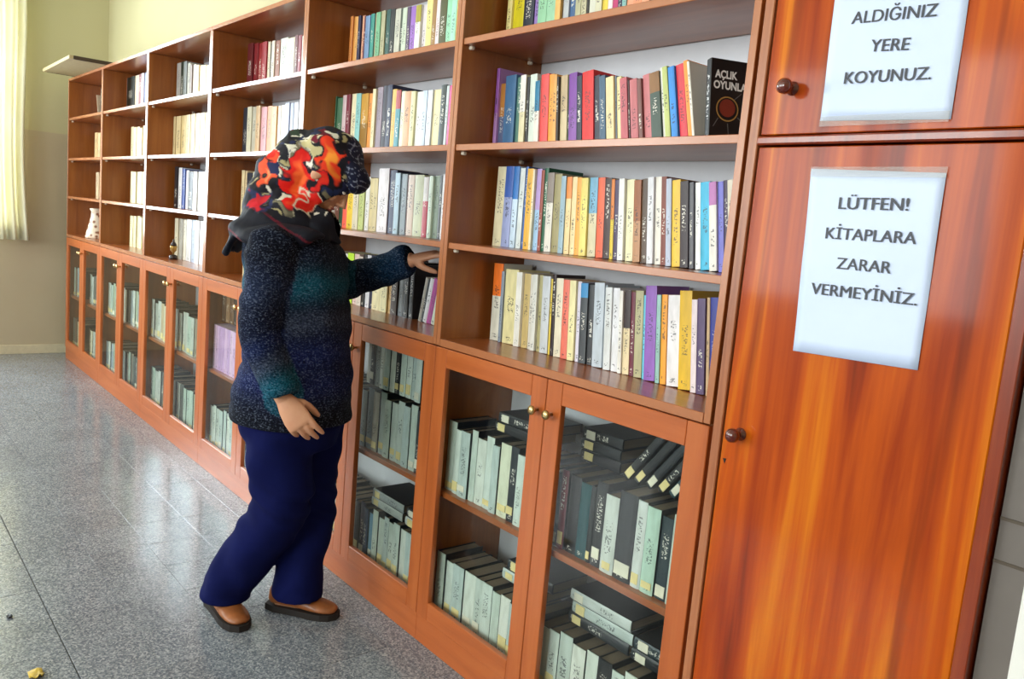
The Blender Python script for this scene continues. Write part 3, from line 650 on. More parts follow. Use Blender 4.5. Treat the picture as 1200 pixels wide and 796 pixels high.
# ------------------------------------------------------------------ bound volumes behind the glass doors
MINT = ['c4d2c8', 'ccd8d0', 'b8c8c4', 'd4dcd2', 'c0ccc4', 'dce0d6']
CABN = ['cabinet beside the wardrobe', 'cabinet under the reaching hand', 'cabinet behind the woman', 'third cabinet from the far wall', 'second cabinet from the far wall', 'cabinet by the far wall']
def volume(X, Y, Z, t, d, h, lean, col, cab, where, kind='bound volume', tagz='auto', rot=None, label=None, board='23272b', pages=True, grp=None):
    if tagz == 'auto': z0_ = random.uniform(.006, .022); tagz = (z0_, z0_+random.uniform(.016, .034)) if random.random() < .75 else None
    lb = label or '%s bound volume %s, %s' % (cname_v(col), where, CABN[cab])
    return book(X, Y, Z, t, d, h, lean, col, hard=True, cover=board, label=lb, group=grp or '%s, %s' % ('bound volumes ' + where, CABN[cab]), name='bound_volume', title=random.random() < .55, tagz=tagz, cat='book', dark_pages=pages, rot=rot, bay=cab, shelf=where)
def cname_v(c):
    if c in MINT: return 'pale-spined'
    n = cname(c); return {'black': 'black', 'charcoal': 'charcoal'}.get(n, n)
def vrow(cab, x0, x1, Y, z, spec, where, h, d=.15, jit=.012, lean=0.0):
    """spec: list of (relative thickness, colour)"""
    tot = sum(s[0] for s in spec); x = x0; k = (x1-x0)/tot
    for rel, c in spec:
        t = rel*k; volume(x, Y+random.uniform(-.004, .004), z+.0004, t-.0012, d+random.uniform(-.008, .004), h+random.uniform(-jit, jit), lean, c, cab, where); x += t
def pale(n, dark=.12): return [(random.uniform(.8, 1.25), random.choice(MINT) if random.random() > dark else random.choice(('22262c', '2c3a40', '3a3c40'))) for _ in range(n)]
UP, LO = 'standing on the middle shelf', 'standing on the cabinet floor'
LU, LL = 'lying over the middle shelf row', 'lying over the floor row'
# cabinet beside the wardrobe, left door then right door
vrow(0, -.975, -.50, .05, CAB_MID, [(1.2, MINT[0]), (.9, MINT[1]), (1.3, MINT[2]), (.8, MINT[0]), (1.2, MINT[3]), (1, MINT[1]), (.9, MINT[2]), (1.3, 'd8dcc4'), (1, '262c34'), (.9, MINT[1]), (1.1, MINT[0]), (1, MINT[4]), (1, MINT[2])], UP, .205)
vrow(0, -.50, -.025, .05, CAB_MID, [(1, '343c44'), (.7, '6c2030'), (1.1, '1c1e22'), (1, '1e4a50'), (.5, '26282c'), (1, '1e2024'), (1.2, 'ccd2cc'), (1.5, '2a2c30'), (.8, 'd0d6d2'), (1.1, 'b4d0c0'), (1, '2c3a40'), (1, MINT[0]), (1, MINT[2])], UP, .205)
vrow(0, -.975, -.50, .05, CAB_LO, [(1.2, MINT[0]), (1.1, MINT[1]), (1.5, MINT[2]), (1.5, MINT[3]), (1, MINT[4]), (1.3, MINT[1]), (1, MINT[0]), (1.2, MINT[5]), (1.1, MINT[2]), (1, MINT[3]), (1.2, MINT[0])], LO, .175)
vrow(0, -.50, -.025, .05, CAB_LO, [(1.2, MINT[0]), (1, MINT[1]), (1.2, MINT[4]), (1.2, MINT[5]), (1.1, MINT[3]), (1.2, '24262a'), (1, MINT[1]), (1, MINT[3]), (1, MINT[0]), (1.2, '2c3438'), (1, MINT[2])], LO, .165)
def flat(cab, x, Y, z, t, d, h, col, ang, where):
    """volume lying on its side, spine to the front, tail towards -x; ang = tilt in the picture plane"""
    return volume(x, Y, z, t, d, h, 0, col, cab, where, tagz=(.014, .045), rot=(0, math.radians(90-ang), 0))
ztop = CAB_MID+.222
x = -.80
for k, (dx, dz, col) in enumerate(((0, 0, '1c1e22'), (.015, .030, '24282c'))): flat(0, x+dx, .09, ztop+.029+dz, .028, .14, .20, col, 0, LU)
for k in range(5):
    col = ['1c2024', '1c2024', '23282c', '1e2226', '204048', '2a2c2e', '1c2024'][k]
    volume(-.318+k*.036, .10, ztop+.0006, .022, .15, .165, -math.radians(38), col, 0, 'leaning over the middle shelf row', tagz=(.008, .036))
for k, (xx, dz, col) in enumerate(((-.475, 0, '1c1e22'), (-.478, .030, '23282c'), (-.474, .060, '1c2024'))): flat(0, xx, .12, ztop+.029+dz, .028, .14, .14, col, 0, LU)
for k in range(7): volume(-.325+k*.042, .255, ztop-.20+.0, .036, .028, .33, 0, random.choice(('1c2024', '23282c', '2a2c30')), 0, 'standing at the back', tagz=None)
zt2 = CAB_LO+.188
for k, (xx, dz, ang, col) in enumerate(((-.72, .0, 0, 'bcc8c4'), (-.70, .033, 0, '2c3438'))): flat(0, xx, .10, zt2+.031+dz, .030, .14, .19, col, ang, LL)
for k, (xx, dz, col) in enumerate(((-.43, 0, '2a2e32'), (-.42, .0305, 'b8c4c0'), (-.43, .061, 'c4ccc8'))): flat(0, xx, .09, zt2+.029+dz, .0285, .14, .21, col, 0, LL)
for k, (xx, dz, col) in enumerate(((-.21, 0, '23272b'), (-.205, .0305, '2c3a40'))): flat(0, xx, .09, zt2+.029+dz, .0285, .14, .18, col, 0, LL)
# cabinet under the reaching hand
vrow(1, -1.97, -1.50, .05, CAB_MID, pale(11, .1), UP, .20); vrow(1, -1.97, -1.50, .05, CAB_LO, pale(11, .1), LO, .175)
vrow(1, -1.497, -1.025, .05, CAB_MID, [(1, '9aa8a8'), (1, '8c9ca4'), (1, 'a49c8c'), (1, MINT[2]), (1, MINT[0]), (1, MINT[1]), (1, MINT[4]), (1, MINT[2]), (1, MINT[0]), (1, '2c3438'), (1, MINT[1]), (1, MINT[3])], UP, .205)
vrow(1, -1.497, -1.025, .06, ztop+.003, [(1, MINT[5]), (.9, '24282c')] + pale(13, .1), 'standing on top of the middle shelf row', .16, d=.13, jit=.006)
vrow(1, -1.497, -1.025, .05, CAB_LO, [(1, '3c3440'), (1, '403c58'), (.8, '34405c'), (.8, '6c98b0'), (1, 'c0ccc0')] + pale(9, 0), LO, .175)
for k, (xx, dz, col) in enumerate(((-1.42, 0, 'b8c0bc'), (-1.415, .0305, 'a8b0b0'))): flat(1, xx, .07, zt2+.029+dz, .0285, .15, .20, col, 0, LL)
for k, (xx, dz, col) in enumerate(((-1.20, 0, 'c8ccc8'), (-1.195, .0305, '1c1e24'))): flat(1, xx, .07, zt2+.029+dz, .0285, .15, .17, col, 0, LL)
# cabinet behind the woman: the pink and lavender set
vrow(2, -2.965, -2.52, .05, CAB_LO, pale(11, .05), LO, .20)
x = -2.965
for k in range(11):
    t = .036; volume(x, .05, CAB_MID+.0004, t-.0012, .14, .215, 0, random.choice(('d8b4dc', 'e4c4e4', 'dcbcd8', 'c8a4d4')), 2, UP, tagz=None, label='lilac volume of a matching set on the middle shelf, cabinet behind the woman', board='c8a8cc', pages=False, grp='lilac set behind the woman'); x += t
for k in range(6):
    t = .05; volume(-2.95+k*.052, .08, ztop+.012, t-.002, .13, .16, 0, ('5c4030', '8c6a4c', '6c4c38', '3c3030', '7c5c44', '54402c')[k], 2, 'standing on top of the lilac set', tagz=None)
vrow(2, -2.49, -2.02, .05, CAB_MID, pale(10, .1), UP, .20); vrow(2, -2.49, -2.02, .05, CAB_LO, pale(10, .1), LO, .19)
COLS = ['b8c0b8', '8c8474', 'a4b098', 'c8d0c8', '6c5848', 'b0c4b8', 'd0ccb0', '98a8b0', 'c0b090', '5c6460']
for cab in (3, 4, 5):
    for half in (0, 1):
        xa = -(cab+1)*W + (.022 if half == 0 else W/2+.01); xb = xa+W/2-.035
        for z, wh, hh in ((CAB_MID, UP, .21), (CAB_LO, LO, .20)):
            nn = 9 if cab < 5 else 5
            vrow(cab, xa, xb if cab < 5 else xa+.3, .05, z, [(random.uniform(.8, 1.2), random.choice(COLS)) for _ in range(nn)], wh, hh)

# labels for the loose books, from look, neighbours and shelf
from collections import defaultdict
BAYL = ['by the wardrobe', 'above the reaching hand', 'behind the woman', 'third from curtain', 'second from curtain', 'nearest curtain']
BAYL2 = {1: {'bottom open shelf': 'at the hand'}}
rows_ = defaultdict(list)
for b in BOOKS:
    if b['o'].name.startswith('bound_volume'): continue
    rows_[(b['bay'], b['shelf'])].append(b)
def desc(b): return (cname(b['col2'])+' topped '+cname(b['col'])) if b['col2'] and cname(b['col2']) != cname(b['col']) else cname(b['col'])
for (bay, sh), bl in rows_.items():
    bl.sort(key=lambda q: q['o'].location.x); hs = sorted(q['h'] for q in bl)
    where = BAYL2.get(bay, {}).get(sh, BAYL[bay])
    labs = []
    for i, b in enumerate(bl):
        size = 'slim' if b['t'] < .011 else ('thick' if b['t'] > .022 else '')
        tall = 'tall ' if b['h'] >= hs[int(len(hs)*.9)] and len(hs) > 6 else ('short ' if b['h'] <= hs[int(len(hs)*.1)] and len(hs) > 6 else '')
        ln = 'leaning ' if abs(b['lean']) > .12 else ''
        l = cname(bl[i-1]['col']) if i > 0 else 'the side panel'; r = cname(bl[i+1]['col']) if i+1 < len(bl) else 'the side panel'
        if l == r: nb = 'between two %s ones' % l
        elif i == 0: nb = 'at the row end beside %s' % r
        elif i+1 == len(bl): nb = 'closing the row after %s' % l
        else: nb = 'between %s and %s' % (l, r)
        lab = ' '.join(('%s%s %s%s book %s, %s %s' % (tall, size, ln, desc(b), nb, sh, where)).split())
        if len(lab.split()) > 16: lab = ' '.join(('%s %s%s book %s, %s %s' % (size, ln, desc(b), nb, sh, where)).split())
        if len(lab.split()) > 16: lab = ' '.join(('%s %s book %s, %s %s' % (size, cname(b['col']), nb, sh, where)).split())
        labs.append(lab)
    for i, lab in enumerate(labs):
        if labs.count(lab) > 1:
            k = len(bl)-1-i; labs[i] = '%s book, number %d from the wardrobe end, %s %s' % (desc(bl[i]), k+1, sh, where)
    for b, lab in zip(bl, labs):
        tag(b['o'], b['label'] or lab, 'book', 'books on the %s %s' % (sh, where))
vr_ = defaultdict(list)
for b in BOOKS:
    if b['o'].name.startswith('bound_volume'): vr_[(b['bay'], b['shelf'])].append(b)
WHL = {UP: 'middle shelf', LO: 'cabinet floor', 'standing at the back': 'back row', LU: 'over middle shelf', LL: 'over floor row', 'leaning over the middle shelf row': 'leaning over middle shelf', 'standing on top of the middle shelf row': 'upper tier', 'standing on top of the lilac set': 'above lilac set'}
CABL = ['cabinet beside wardrobe', 'cabinet under her hand', 'cabinet behind the woman', 'third cabinet from curtain', 'second cabinet from curtain', 'cabinet nearest the curtain']
ORD = ['first', 'second', 'third', 'fourth', 'fifth', 'sixth', 'seventh', 'eighth', 'ninth', 'tenth', 'eleventh', 'twelfth']
for (cab, wh), bl in vr_.items():
    bl.sort(key=lambda q: -q['o'].location.x)
    for i, b in enumerate(bl):
        kind = 'lilac set volume' if b['group'].startswith('lilac') else cname_v(b['col'])+' bound volume'
        tag(b['o'], '%s, %s from the wardrobe end, %s, %s' % (kind, ORD[i] if i < 12 else '%dth' % (i+1), WHL[wh], CABL[cab]), 'book', b['group'])

# ------------------------------------------------------------------ ornaments on the shelves
def ornament_mat():
    m, nt, b = newmat('patterned_cream_glaze'); tc = N(nt, 'ShaderNodeTexCoord')
    vo = N(nt, 'ShaderNodeTexVoronoi', inp={'Scale': 34.0}); L(nt, tc.outputs['Object'], vo.inputs['Vector'])
    L(nt, ramp(nt, vo.outputs['Distance'], [(.25, lin('8c5c40')), (.42, lin('e6d4bc')), (.8, lin('f0e4d0'))]), b.inputs['Base Color']); b.inputs['Roughness'].default_value = .35; return m
M['glaze'] = ornament_mat()
px_ = Xof(113, .10, ZL)
v_ = smooth(obj('vase', lathe([(.070, 0), (.074, .012), (.070, .03), (.058, .075), (.046, .12), (.038, .16), (.036, .19), (.044, .205), (.046, .212), (.036, .214)], 24), M['glaze'], None, (px_, .10, ZL+.0004)))
tag(v_, 'cream patterned conical vase on the lowest open shelf by the far wall', 'vase')
M['goldpaint'] = plain('dull_gold_paint', 'b08a48', .35, .6); M['dark_wood'] = plain('dark_stained_base', '2c1c14', .4)
tr = empty('trophy', (Xof(203, .09, ZL), .09, ZL+.0004)); tag(tr, 'small dark and gold ornament beside books, third bookcase from far wall', 'ornament')
smooth(obj('base', lathe([(.022, 0), (.022, .02), (.016, .024), (.006, .028)], 16), M['dark_wood'], tr)); smooth(obj('cup', lathe([(.005, .0285), (.006, .04), (.016, .05), (.019, .068), (.019, .075), (.016, .076)], 16), M['goldpaint'], tr)); smooth(obj('lid', lathe([(.017, .0765), (.014, .088), (.006, .098), (.004, .112), (.001, .114)], 16), M['dark_wood'], tr))

# ------------------------------------------------------------------ litter on the floor
M['leaf'] = plain('yellow_leaf', 'c8a83c', .6, vary=.2); M['scrap'] = plain('black_scrap', '1a1a1c', .5)
def crumple(name, px, py, size, mat, label, cat, seed, z=.006):
    p = onZ(px, py, 0); bm = bmesh.new(); rr = random.Random(seed); n = 7; g = []
    for j in range(n):
        g.append([bm.verts.new(((i/(n-1)-.5)*size*(1-.5*abs(j/(n-1)-.5)), (j/(n-1)-.5)*size*.7, .001+abs(rr.gauss(0, 1))*size*.10+size*.18*(i/(n-1)-.5)**2)) for i in range(n)])
    for a, b_ in zip(g, g[1:]):
        for i in range(n-1): bm.faces.new((a[i], a[i+1], b_[i+1], b_[i]))
    o = smooth(obj(name, bm, mat, None, (p[0], p[1], .0008))); mo = o.modifiers.new('t', 'SOLIDIFY'); mo.thickness = .0012; mo.offset = 1
    return tag(o, label, cat)
crumple('fallen_leaf', 42, 792, .05, M['leaf'], 'curled yellow leaf lying on the grey floor', 'leaf', 3)
crumple('floor_scrap', 11, 724, .022, M['scrap'], 'tiny black scrap lying on the grey floor', 'litter', 5)

#PERSON
# ------------------------------------------------------------------ the woman
# her forward is image-right (rh), her right side faces the camera (-fh)
FW, RT, UPV = Vector(rh), Vector(-fh), Vector((0, 0, 1))
def loft(bm, pts, rad, side=None, n=18, cap=True):
    """closed tube through pts; rad = (r along 'side', r across) per point; side = reference vector"""
    pts = [Vector(p) for p in pts]; rings = []
    for i, p in enumerate(pts):
        a = pts[max(0, i-1)]; b_ = pts[min(len(pts)-1, i+1)]; t = (b_-a).normalized()
        s = Vector(side if side is not None else RT); s = (s - t*s.dot(t)).normalized(); c = t.cross(s)
        rs, rc = rad[i] if isinstance(rad[i], tuple) else (rad[i], rad[i])
        rings.append([bm.verts.new(p + s*rs*math.cos(2*math.pi*k/n) + c*rc*math.sin(2*math.pi*k/n)) for k in range(n)])
    for a, b_ in zip(rings, rings[1:]):
        for k in range(n): bm.faces.new((a[k], a[(k+1) % n], b_[(k+1) % n], b_[k]))
    if cap: bm.faces.new(rings[0][::-1]); bm.faces.new(rings[-1])
def ball(bm, c, axes, rad, n=20):
    """ellipsoid with orthonormal axes (3 vectors) and radii"""
    m = Matrix(((axes[0][0]*rad[0], axes[1][0]*rad[1], axes[2][0]*rad[2], c[0]), (axes[0][1]*rad[0], axes[1][1]*rad[1], axes[2][1]*rad[2], c[1]), (axes[0][2]*rad[0], axes[1][2]*rad[1], axes[2][2]*rad[2], c[2]), (0, 0, 0, 1)))
    bmesh.ops.create_uvsphere(bm, u_segments=n, v_segments=n*2//3, radius=1, matrix=m)
def remesh(bm, voxel, smooth_it=6, fac=.5):
    bmesh.ops.recalc_face_normals(bm, faces=bm.faces[:])
    me = bpy.data.meshes.new('tmp'); bm.to_mesh(me); bm.free(); o = bpy.data.objects.new('tmp', me); C.objects.link(o)
    r = o.modifiers.new('r', 'REMESH'); r.mode = 'VOXEL'; r.voxel_size = voxel; r.use_smooth_shade = True
    if smooth_it: s = o.modifiers.new('s', 'SMOOTH'); s.iterations = smooth_it; s.factor = fac
    dg = bpy.context.evaluated_depsgraph_get(); out = bpy.data.meshes.new_from_object(o.evaluated_get(dg)); bpy.data.objects.remove(o)
    return out
def coords(me):
    a = np.empty(len(me.vertices)*3, np.float32); me.vertices.foreach_get('co', a); return a.reshape(-1, 3).astype(float)
def setcoords(me, a): me.vertices.foreach_set('co', a.astype(np.float32).ravel()); me.update()
def setcol(me, name, col):
    at = me.color_attributes.new(name, 'FLOAT_COLOR', 'POINT'); c = np.ones((len(me.vertices), 4), np.float32); c[:, :3] = col; at.data.foreach_set('color', c.ravel())

# joints
PEL = K(338, 482); CH = K(338, 330); NK = K(352, 262)
SH_R = K(322, 288, -.17); EL_R = K(300, 388, -.205); WR_R = K(331, 464, -.20)
SH_L = K(352, 290, .17); EL_L = K(408, 330, .27); WR_L = K(481, 305, .19)
HIP_R = K(330, 492, -.08); KN_R = K(334, 590, -.06); AN_R = Vector((-1.490, -.437, .085))
HIP_L = K(362, 492, .09); KN_L = K(364, 598, .09); AN_L = Vector((-1.368, -.255, .085))
TILT = math.radians(42); TURN = math.radians(8)
HF0 = (FW*math.cos(TURN) - RT*math.sin(TURN)).normalized()
HS = HF0.cross(UPV).normalized()                       # her right
HFv = (HF0*math.cos(TILT) - UPV*math.sin(TILT)).normalized(); HU = HS.cross(HFv).normalized()
HC = K(381, 203)
def Hd(f, s, u_): return HC + HFv*f + HS*s + HU*u_

# ---- body, one continuous surface
def hand(bm, w_, d, idx, back, s=1.0, curls=(20, 25, 28, 32), thumb=(.5, .35, -.3), spread=.0195):
    d, idx, back = d.normalized(), idx.normalized(), back.normalized()
    loft(bm, [w_-d*.03*s, w_, w_+d*.03*s, w_+d*.065*s, w_+d*.088*s, w_+d*.097*s], [(.026*s, .020*s), (.027*s, .019*s), (.036*s, .018*s), (.041*s, .015*s), (.040*s, .012*s), (.036*s, .008*s)], idx)
    Ls = (.068, .076, .071, .056)
    for k in range(4):
        off = (1.5-k)*spread*s; p = w_ + d*(.082-.004*abs(k-1)-(.006 if k == 3 else 0))*s + idx*off
        dr = (d + idx*(1.5-k)*.05).normalized(); pts = [p]; rad = [.0098*s]; ang = 0
        for q, fr in enumerate((.30, .20, .27, .23)):
            ang += math.radians(curls[k])*(.6 if q == 0 else (1.1 if q in (1, 2) else .6))
            v = dr*math.cos(ang) - back*math.sin(ang); p = p + v*Ls[k]*1.12*s*fr; pts.append(p); rad.append((.0096, .0090, .0085, .0066)[q]*s)
        loft(bm, pts, rad, idx, n=10)
        ball(bm, pts[-1], (dr, idx, back), (.0064*s,)*3, 8)
    p = w_ + d*.018*s + idx*.026*s - back*.006*s; v1 = (d*thumb[0] + idx*thumb[1] + back*thumb[2]).normalized(); v2 = (d*.9 + idx*.15 + back*thumb[2]*.9).normalized()
    pts = [p-idx*.01*s, p+v1*.022*s, p+v1*.044*s, p+v1*.044*s+v2*.025*s, p+v1*.044*s+v2*.043*s]
    loft(bm, pts, [.014*s, .0135*s, .0115*s, .0105*s, .0078*s], back, n=10); ball(bm, pts[-1], (d, idx, back), (.0078*s,)*3, 8)
bm = bmesh.new()
loft(bm, [PEL-UPV*.06, PEL, K(336, 420), K(336, 350), K(338, 300), K(344, 272)], [(.12, .08), (.14, .10), (.115, .085), (.13, .10), (.15, .09), (.07, .06)], RT)
loft(bm, [K(344, 278), NK, Hd(-.02, 0, -.06), Hd(-.02, 0, 0)], [.058, .052, .05, .05], RT)
for S_, E_, W_ in ((SH_R, EL_R, WR_R), (SH_L, EL_L, WR_L)):
    loft(bm, [CH.lerp(S_, .4)+UPV*.06, S_, S_.lerp(E_, .5), E_, E_.lerp(W_, .4), W_, W_+(W_-E_).normalized()*.01], [.05, .047, .042, .036, .035, .025, .024], FW)
for H_, N_, A_, t_ in ((HIP_R, KN_R, AN_R, Vector((1, .05, 0))), (HIP_L, KN_L, AN_L, Vector((.7, .7, 0)))):
    t_ = t_.normalized()
    loft(bm, [PEL.lerp(H_, .6), H_, H_.lerp(N_, .5), N_, N_.lerp(A_, .4), A_+UPV*.02, A_-UPV*.03], [.075, .078, .068, .052, .05, .036, .034], FW)
    loft(bm, [A_-UPV*.045-t_*.035, A_-UPV*.048+t_*.04, A_-UPV*.055+t_*.12, A_-UPV*.058+t_*.155], [(.026, .026), (.03, .028), (.03, .018), (.018, .012)], t_.cross(UPV))
# head with face: skull, jaw, brow, nose, lips, cheeks, ears
AX = (HFv, HS, HU)
ball(bm, Hd(-.012, 0, .030), AX, (.094, .074, .088), 24); ball(bm, Hd(.022, 0, -.035), AX, (.066, .058, .078), 24); ball(bm, Hd(.050, 0, -.088), AX, (.028, .028, .022), 16)
ball(bm, Hd(.074, 0, .022), AX, (.016, .050, .012), 16)
loft(bm, [Hd(.080, 0, .010), Hd(.094, 0, -.012), Hd(.108, 0, -.030), Hd(.088, 0, -.040)], [(.008, .008), (.010, .010), (.0135, .011), (.012, .006)], HS, n=12)
ball(bm, Hd(.084, 0, -.057), AX, (.012, .023, .0058), 14); ball(bm, Hd(.081, 0, -.067), AX, (.012, .020, .0062), 14)
for s_ in (-1, 1): ball(bm, Hd(.058, s_*.034, -.030), AX, (.022, .020, .024), 14); ball(bm, Hd(-.008, s_*.074, -.008), AX, (.018, .008, .030), 14)
hd_ = (K(352, 497, -.21)-WR_R).normalized(); bk_ = (-Vector(fw)*1.0 + FW*.1); bk_ = (bk_-hd_*bk_.dot(hd_)).normalized(); ix_ = hd_.cross(bk_).normalized()
if ix_.dot(FW) < 0: ix_ = -ix_
hand(bm, WR_R+hd_*.012, hd_, ix_, bk_, .98, (14, 18, 20, 22), (.7, .35, -.5), .0198)
hl_ = (K(513, 297, .175)-WR_L).normalized(); bkl = (UPV*.95 + RT*.25); bkl = (bkl-hl_*bkl.dot(hl_)).normalized(); ixl = hl_.cross(bkl).normalized()
hand(bm, WR_L+hl_*.004, hl_, ixl, bkl, .90, (3, 9, 14, 18), (.75, .30, -.62), .0198)
body_me = remesh(bm, .0032, 4, .45)
def skin_mat():
    m, nt, b = newmat('skin'); g = N(nt, 'ShaderNodeNewGeometry'); n = noise(nt, g.outputs['Position'], 28, 4)
    L(nt, mixc(nt, n.outputs[0], lin('c88a68'), lin('dca684')), b.inputs['Base Color']); b.inputs['Roughness'].default_value = .5
    b.inputs['Subsurface Weight'].default_value = .08; b.inputs['Subsurface Radius'].default_value = (.008, .003, .0015); return m
M['skin'] = skin_mat(); body_me.materials.append(M['skin']); body_me.name = 'person'
FOOT = Vector(((AN_R.x+AN_L.x)/2, (AN_R.y+AN_L.y)/2, 0))
def place(name, me, mat, parent):
    setcoords(me, coords(me) - np.array(FOOT)); me.name = name
    if mat is not None: me.materials.clear(); me.materials.append(mat)
    for p_ in me.polygons: p_.use_smooth = True
    return obj(name, me, None, parent, None if parent else FOOT)
person = place('person', body_me, M['skin'], None)
tag(person, 'woman in floral headscarf, speckled navy jumper and navy trousers reaching into a bookcase', 'person')
M['eye'] = plain('eye_white', 'e8e4dc', .15); M['iris'] = plain('dark_brown_iris', '2c1c12', .15); M['lips'] = plain('lips', 'a85a50', .45); M['brow'] = plain('dark_brow_hair', '2a1c16', .8)
for s_ in (-1, 1):
    e_ = bmesh.new(); ball(e_, Hd(.078, s_*.031, .000)-FOOT, AX, (.0115, .0135, .0062), 12); eo = smooth(obj('eye', e_, M['eye'], person))
    e_ = bmesh.new(); ball(e_, Hd(.0865, s_*.031, -.001)-FOOT, AX, (.0035, .0055, .0048), 10); smooth(obj('iris', e_, M['iris'], eo))
    e_ = bmesh.new(); loft(e_, [Hd(.086, s_*.014, .021)-FOOT, Hd(.088, s_*.032, .026)-FOOT, Hd(.076, s_*.050, .020)-FOOT], [(.0035, .003), (.004, .003), (.002, .002)], HU, 8); smooth(obj('eyebrow', e_, M['brow'], person))
e_ = bmesh.new(); ball(e_, Hd(.0862, 0, -.0572)-FOOT, AX, (.011, .0215, .0050), 12); ball(e_, Hd(.0832, 0, -.0672)-FOOT, AX, (.011, .0190, .0055), 12); smooth(obj('lips', e_, M['lips'], person))

# ---- jumper
bm = bmesh.new()
def prof(y, xa, xb, dl=0.0): return K((xa+xb)/2, y, dl), (xb-xa)/2*.00262
st = [(262, 318, 376, .085), (276, 296, 394, .155), (296, 288, 401, .195), (330, 290, 406, .200), (370, 291, 408, .195), (410, 287, 409, .197), (450, 279, 411, .205), (478, 272, 412, .212), (488, 270.5, 412.5, .212)]
P_, R_ = [], []
for y, xa, xb, wd in st: p_, r_ = prof(y, xa, xb); P_.append(p_); R_.append((wd, r_))
P_[-1] = P_[-1]; loft(bm, P_, R_, RT, 32)
CUF_R = EL_R.lerp(WR_R, .97); CUF_L = EL_L.lerp(WR_L, .99)
loft(bm, [CH.lerp(SH_R, .45)+UPV*.075, SH_R+RT*.005, SH_R.lerp(EL_R, .45), EL_R, EL_R.lerp(WR_R, .5), EL_R.lerp(WR_R, .9), CUF_R], [(.06, .06), (.072, .075), (.066, .07), (.060, .062), (.054, .056), (.049, .053), (.049, .053)], FW, 24)
loft(bm, [CH.lerp(SH_L, .3)+UPV*.04, SH_L, SH_L.lerp(EL_L, .5), EL_L, EL_L.lerp(WR_L, .45), EL_L.lerp(WR_L, .9), CUF_L], [(.07, .07), (.075, .075), (.074, .074), (.066, .066), (.060, .060), (.050, .050), (.049, .049)], UPV, 24)
jm = remesh(bm, .0065, 8, .5); co = coords(jm)
# folds in the knit
def segd(co, a, b_):
    a, b_ = np.array(a), np.array(b_); d = b_-a; t = np.clip(((co-a)@d)/(d@d), 0, 1); return np.linalg.norm(co-(a+t[:, None]*d), axis=1), t
nrm = np.empty(len(jm.vertices)*3, np.float32); jm.vertices.foreach_get('normal', nrm); nrm = nrm.reshape(-1, 3).astype(float)
A1 = co@np.array(rh); A2 = co@np.array(fh); zz = co[:, 2]
fold = .0045*np.sin(A1*34+zz*9+1.2*np.sin(A2*17)) + .004*np.sin(zz*42+A1*20+2*np.sin(A2*11)) + .002*np.sin(zz*95+A1*60)
d1, t1 = segd(co, SH_R, EL_R); d2, t2 = segd(co, EL_R, WR_R); d3, t3 = segd(co, EL_L, WR_L); d0, t0 = segd(co, SH_L, EL_L)
co2 = co + nrm*fold[:, None]*np.where(zz < .70, .4, 1)[:, None]; setcoords(jm, co2)
# hem slopes: front lower than back
# knit colours: bands across the body, cuffs of teal
def rgb(h): return np.array(lin(h))
navy, royal, teal, slate, ink_ = rgb('10162c'), rgb('142058'), rgb('125468'), rgb('3c465c'), rgb('080a14')
wob = .012*np.sin(A1*23)+.01*np.sin(A2*19+A1*9)
def band(z, c, wdt): return np.exp(-((z+wob-c)/wdt)**2)[:, None]
z_of = lambda y: K(345, y)[2]
col = np.tile(navy, (len(co), 1))
for y, c, wdt, k in ((275, ink_, .05, .7), (327, teal, .045, .85), (368, slate, .03, .6), (405, royal, .05, .7), (440, royal, .04, .6), (480, ink_, .04, .8)): col = col*(1-k*band(zz, z_of(y), wdt)) + c*k*band(zz, z_of(y), wdt)
arm = ((d1 < .078) | (d2 < .066-.006*t2)) & ((co-np.array(CH))@np.array(-fh) > .10)
ta = np.where(d1 < d2, t1*.55, .55+.45*t2)
acol = np.tile(navy, (len(co), 1))
for c0, c, wdt, k in ((.05, ink_, .10, .7), (.30, rgb('222c46'), .10, .8), (.48, navy, .08, .5), (.66, rgb('121e48'), .07, .8), (.80, slate, .06, .6), (.95, teal, .09, .95)):
    g_ = np.exp(-((ta+wob*2-c0)/wdt)**2)[:, None]*k; acol = acol*(1-g_)+c*g_
col = np.where(arm[:, None], acol, col)
fa = (np.minimum(d3, d0) < .085) & (((co-np.array(CH))@np.array(rh)) > .17)
gl = np.exp(-((t3-.75)/.3)**2)[:, None]*.7; fcol = np.tile(rgb('0c1228'), (len(co), 1))*(1-gl)+rgb('103a5c')*gl
col = np.where(fa[:, None], fcol, col)
setcol(jm, 'knit', col)
def knit_mat():
    m, nt, b = newmat('speckled_knit'); g = N(nt, 'ShaderNodeNewGeometry')
    at = N(nt, 'ShaderNodeAttribute', attribute_name='knit')
    n = noise(nt, mapping(nt, g.outputs['Position'], (1, 1, 1.6)), 150, 2, .6); n2 = noise(nt, g.outputs['Position'], 26, 3)
    lt = mixc(nt, .30, at.outputs['Color'], lin('a4b2cc'))
    f = ramp(nt, n.outputs[0], [(.54, (0, 0, 0)), (.66, (1, 1, 1))]); s = N(nt, 'ShaderNodeSeparateColor'); L(nt, f, s.inputs[0])
    k = mathn(nt, 'MULTIPLY', s.outputs[0], mathn(nt, 'MULTIPLY', n2.outputs[0], 1.1))
    dk = ramp(nt, n.outputs[0], [(.34, (.25, .25, .3)), (.5, (1, 1, 1))])
    mm = N(nt, 'ShaderNodeMix', data_type='RGBA', blend_type='MULTIPLY'); mm.inputs[0].default_value = 1; L(nt, mixc(nt, k, at.outputs['Color'], lt), mm.inputs[6]); L(nt, dk, mm.inputs[7])
    L(nt, mm.outputs[2], b.inputs['Base Color']); b.inputs['Roughness'].default_value = .9; b.inputs['Specular IOR Level'].default_value = .15
    bump(nt, b, n.outputs[0], .5, .003); return m
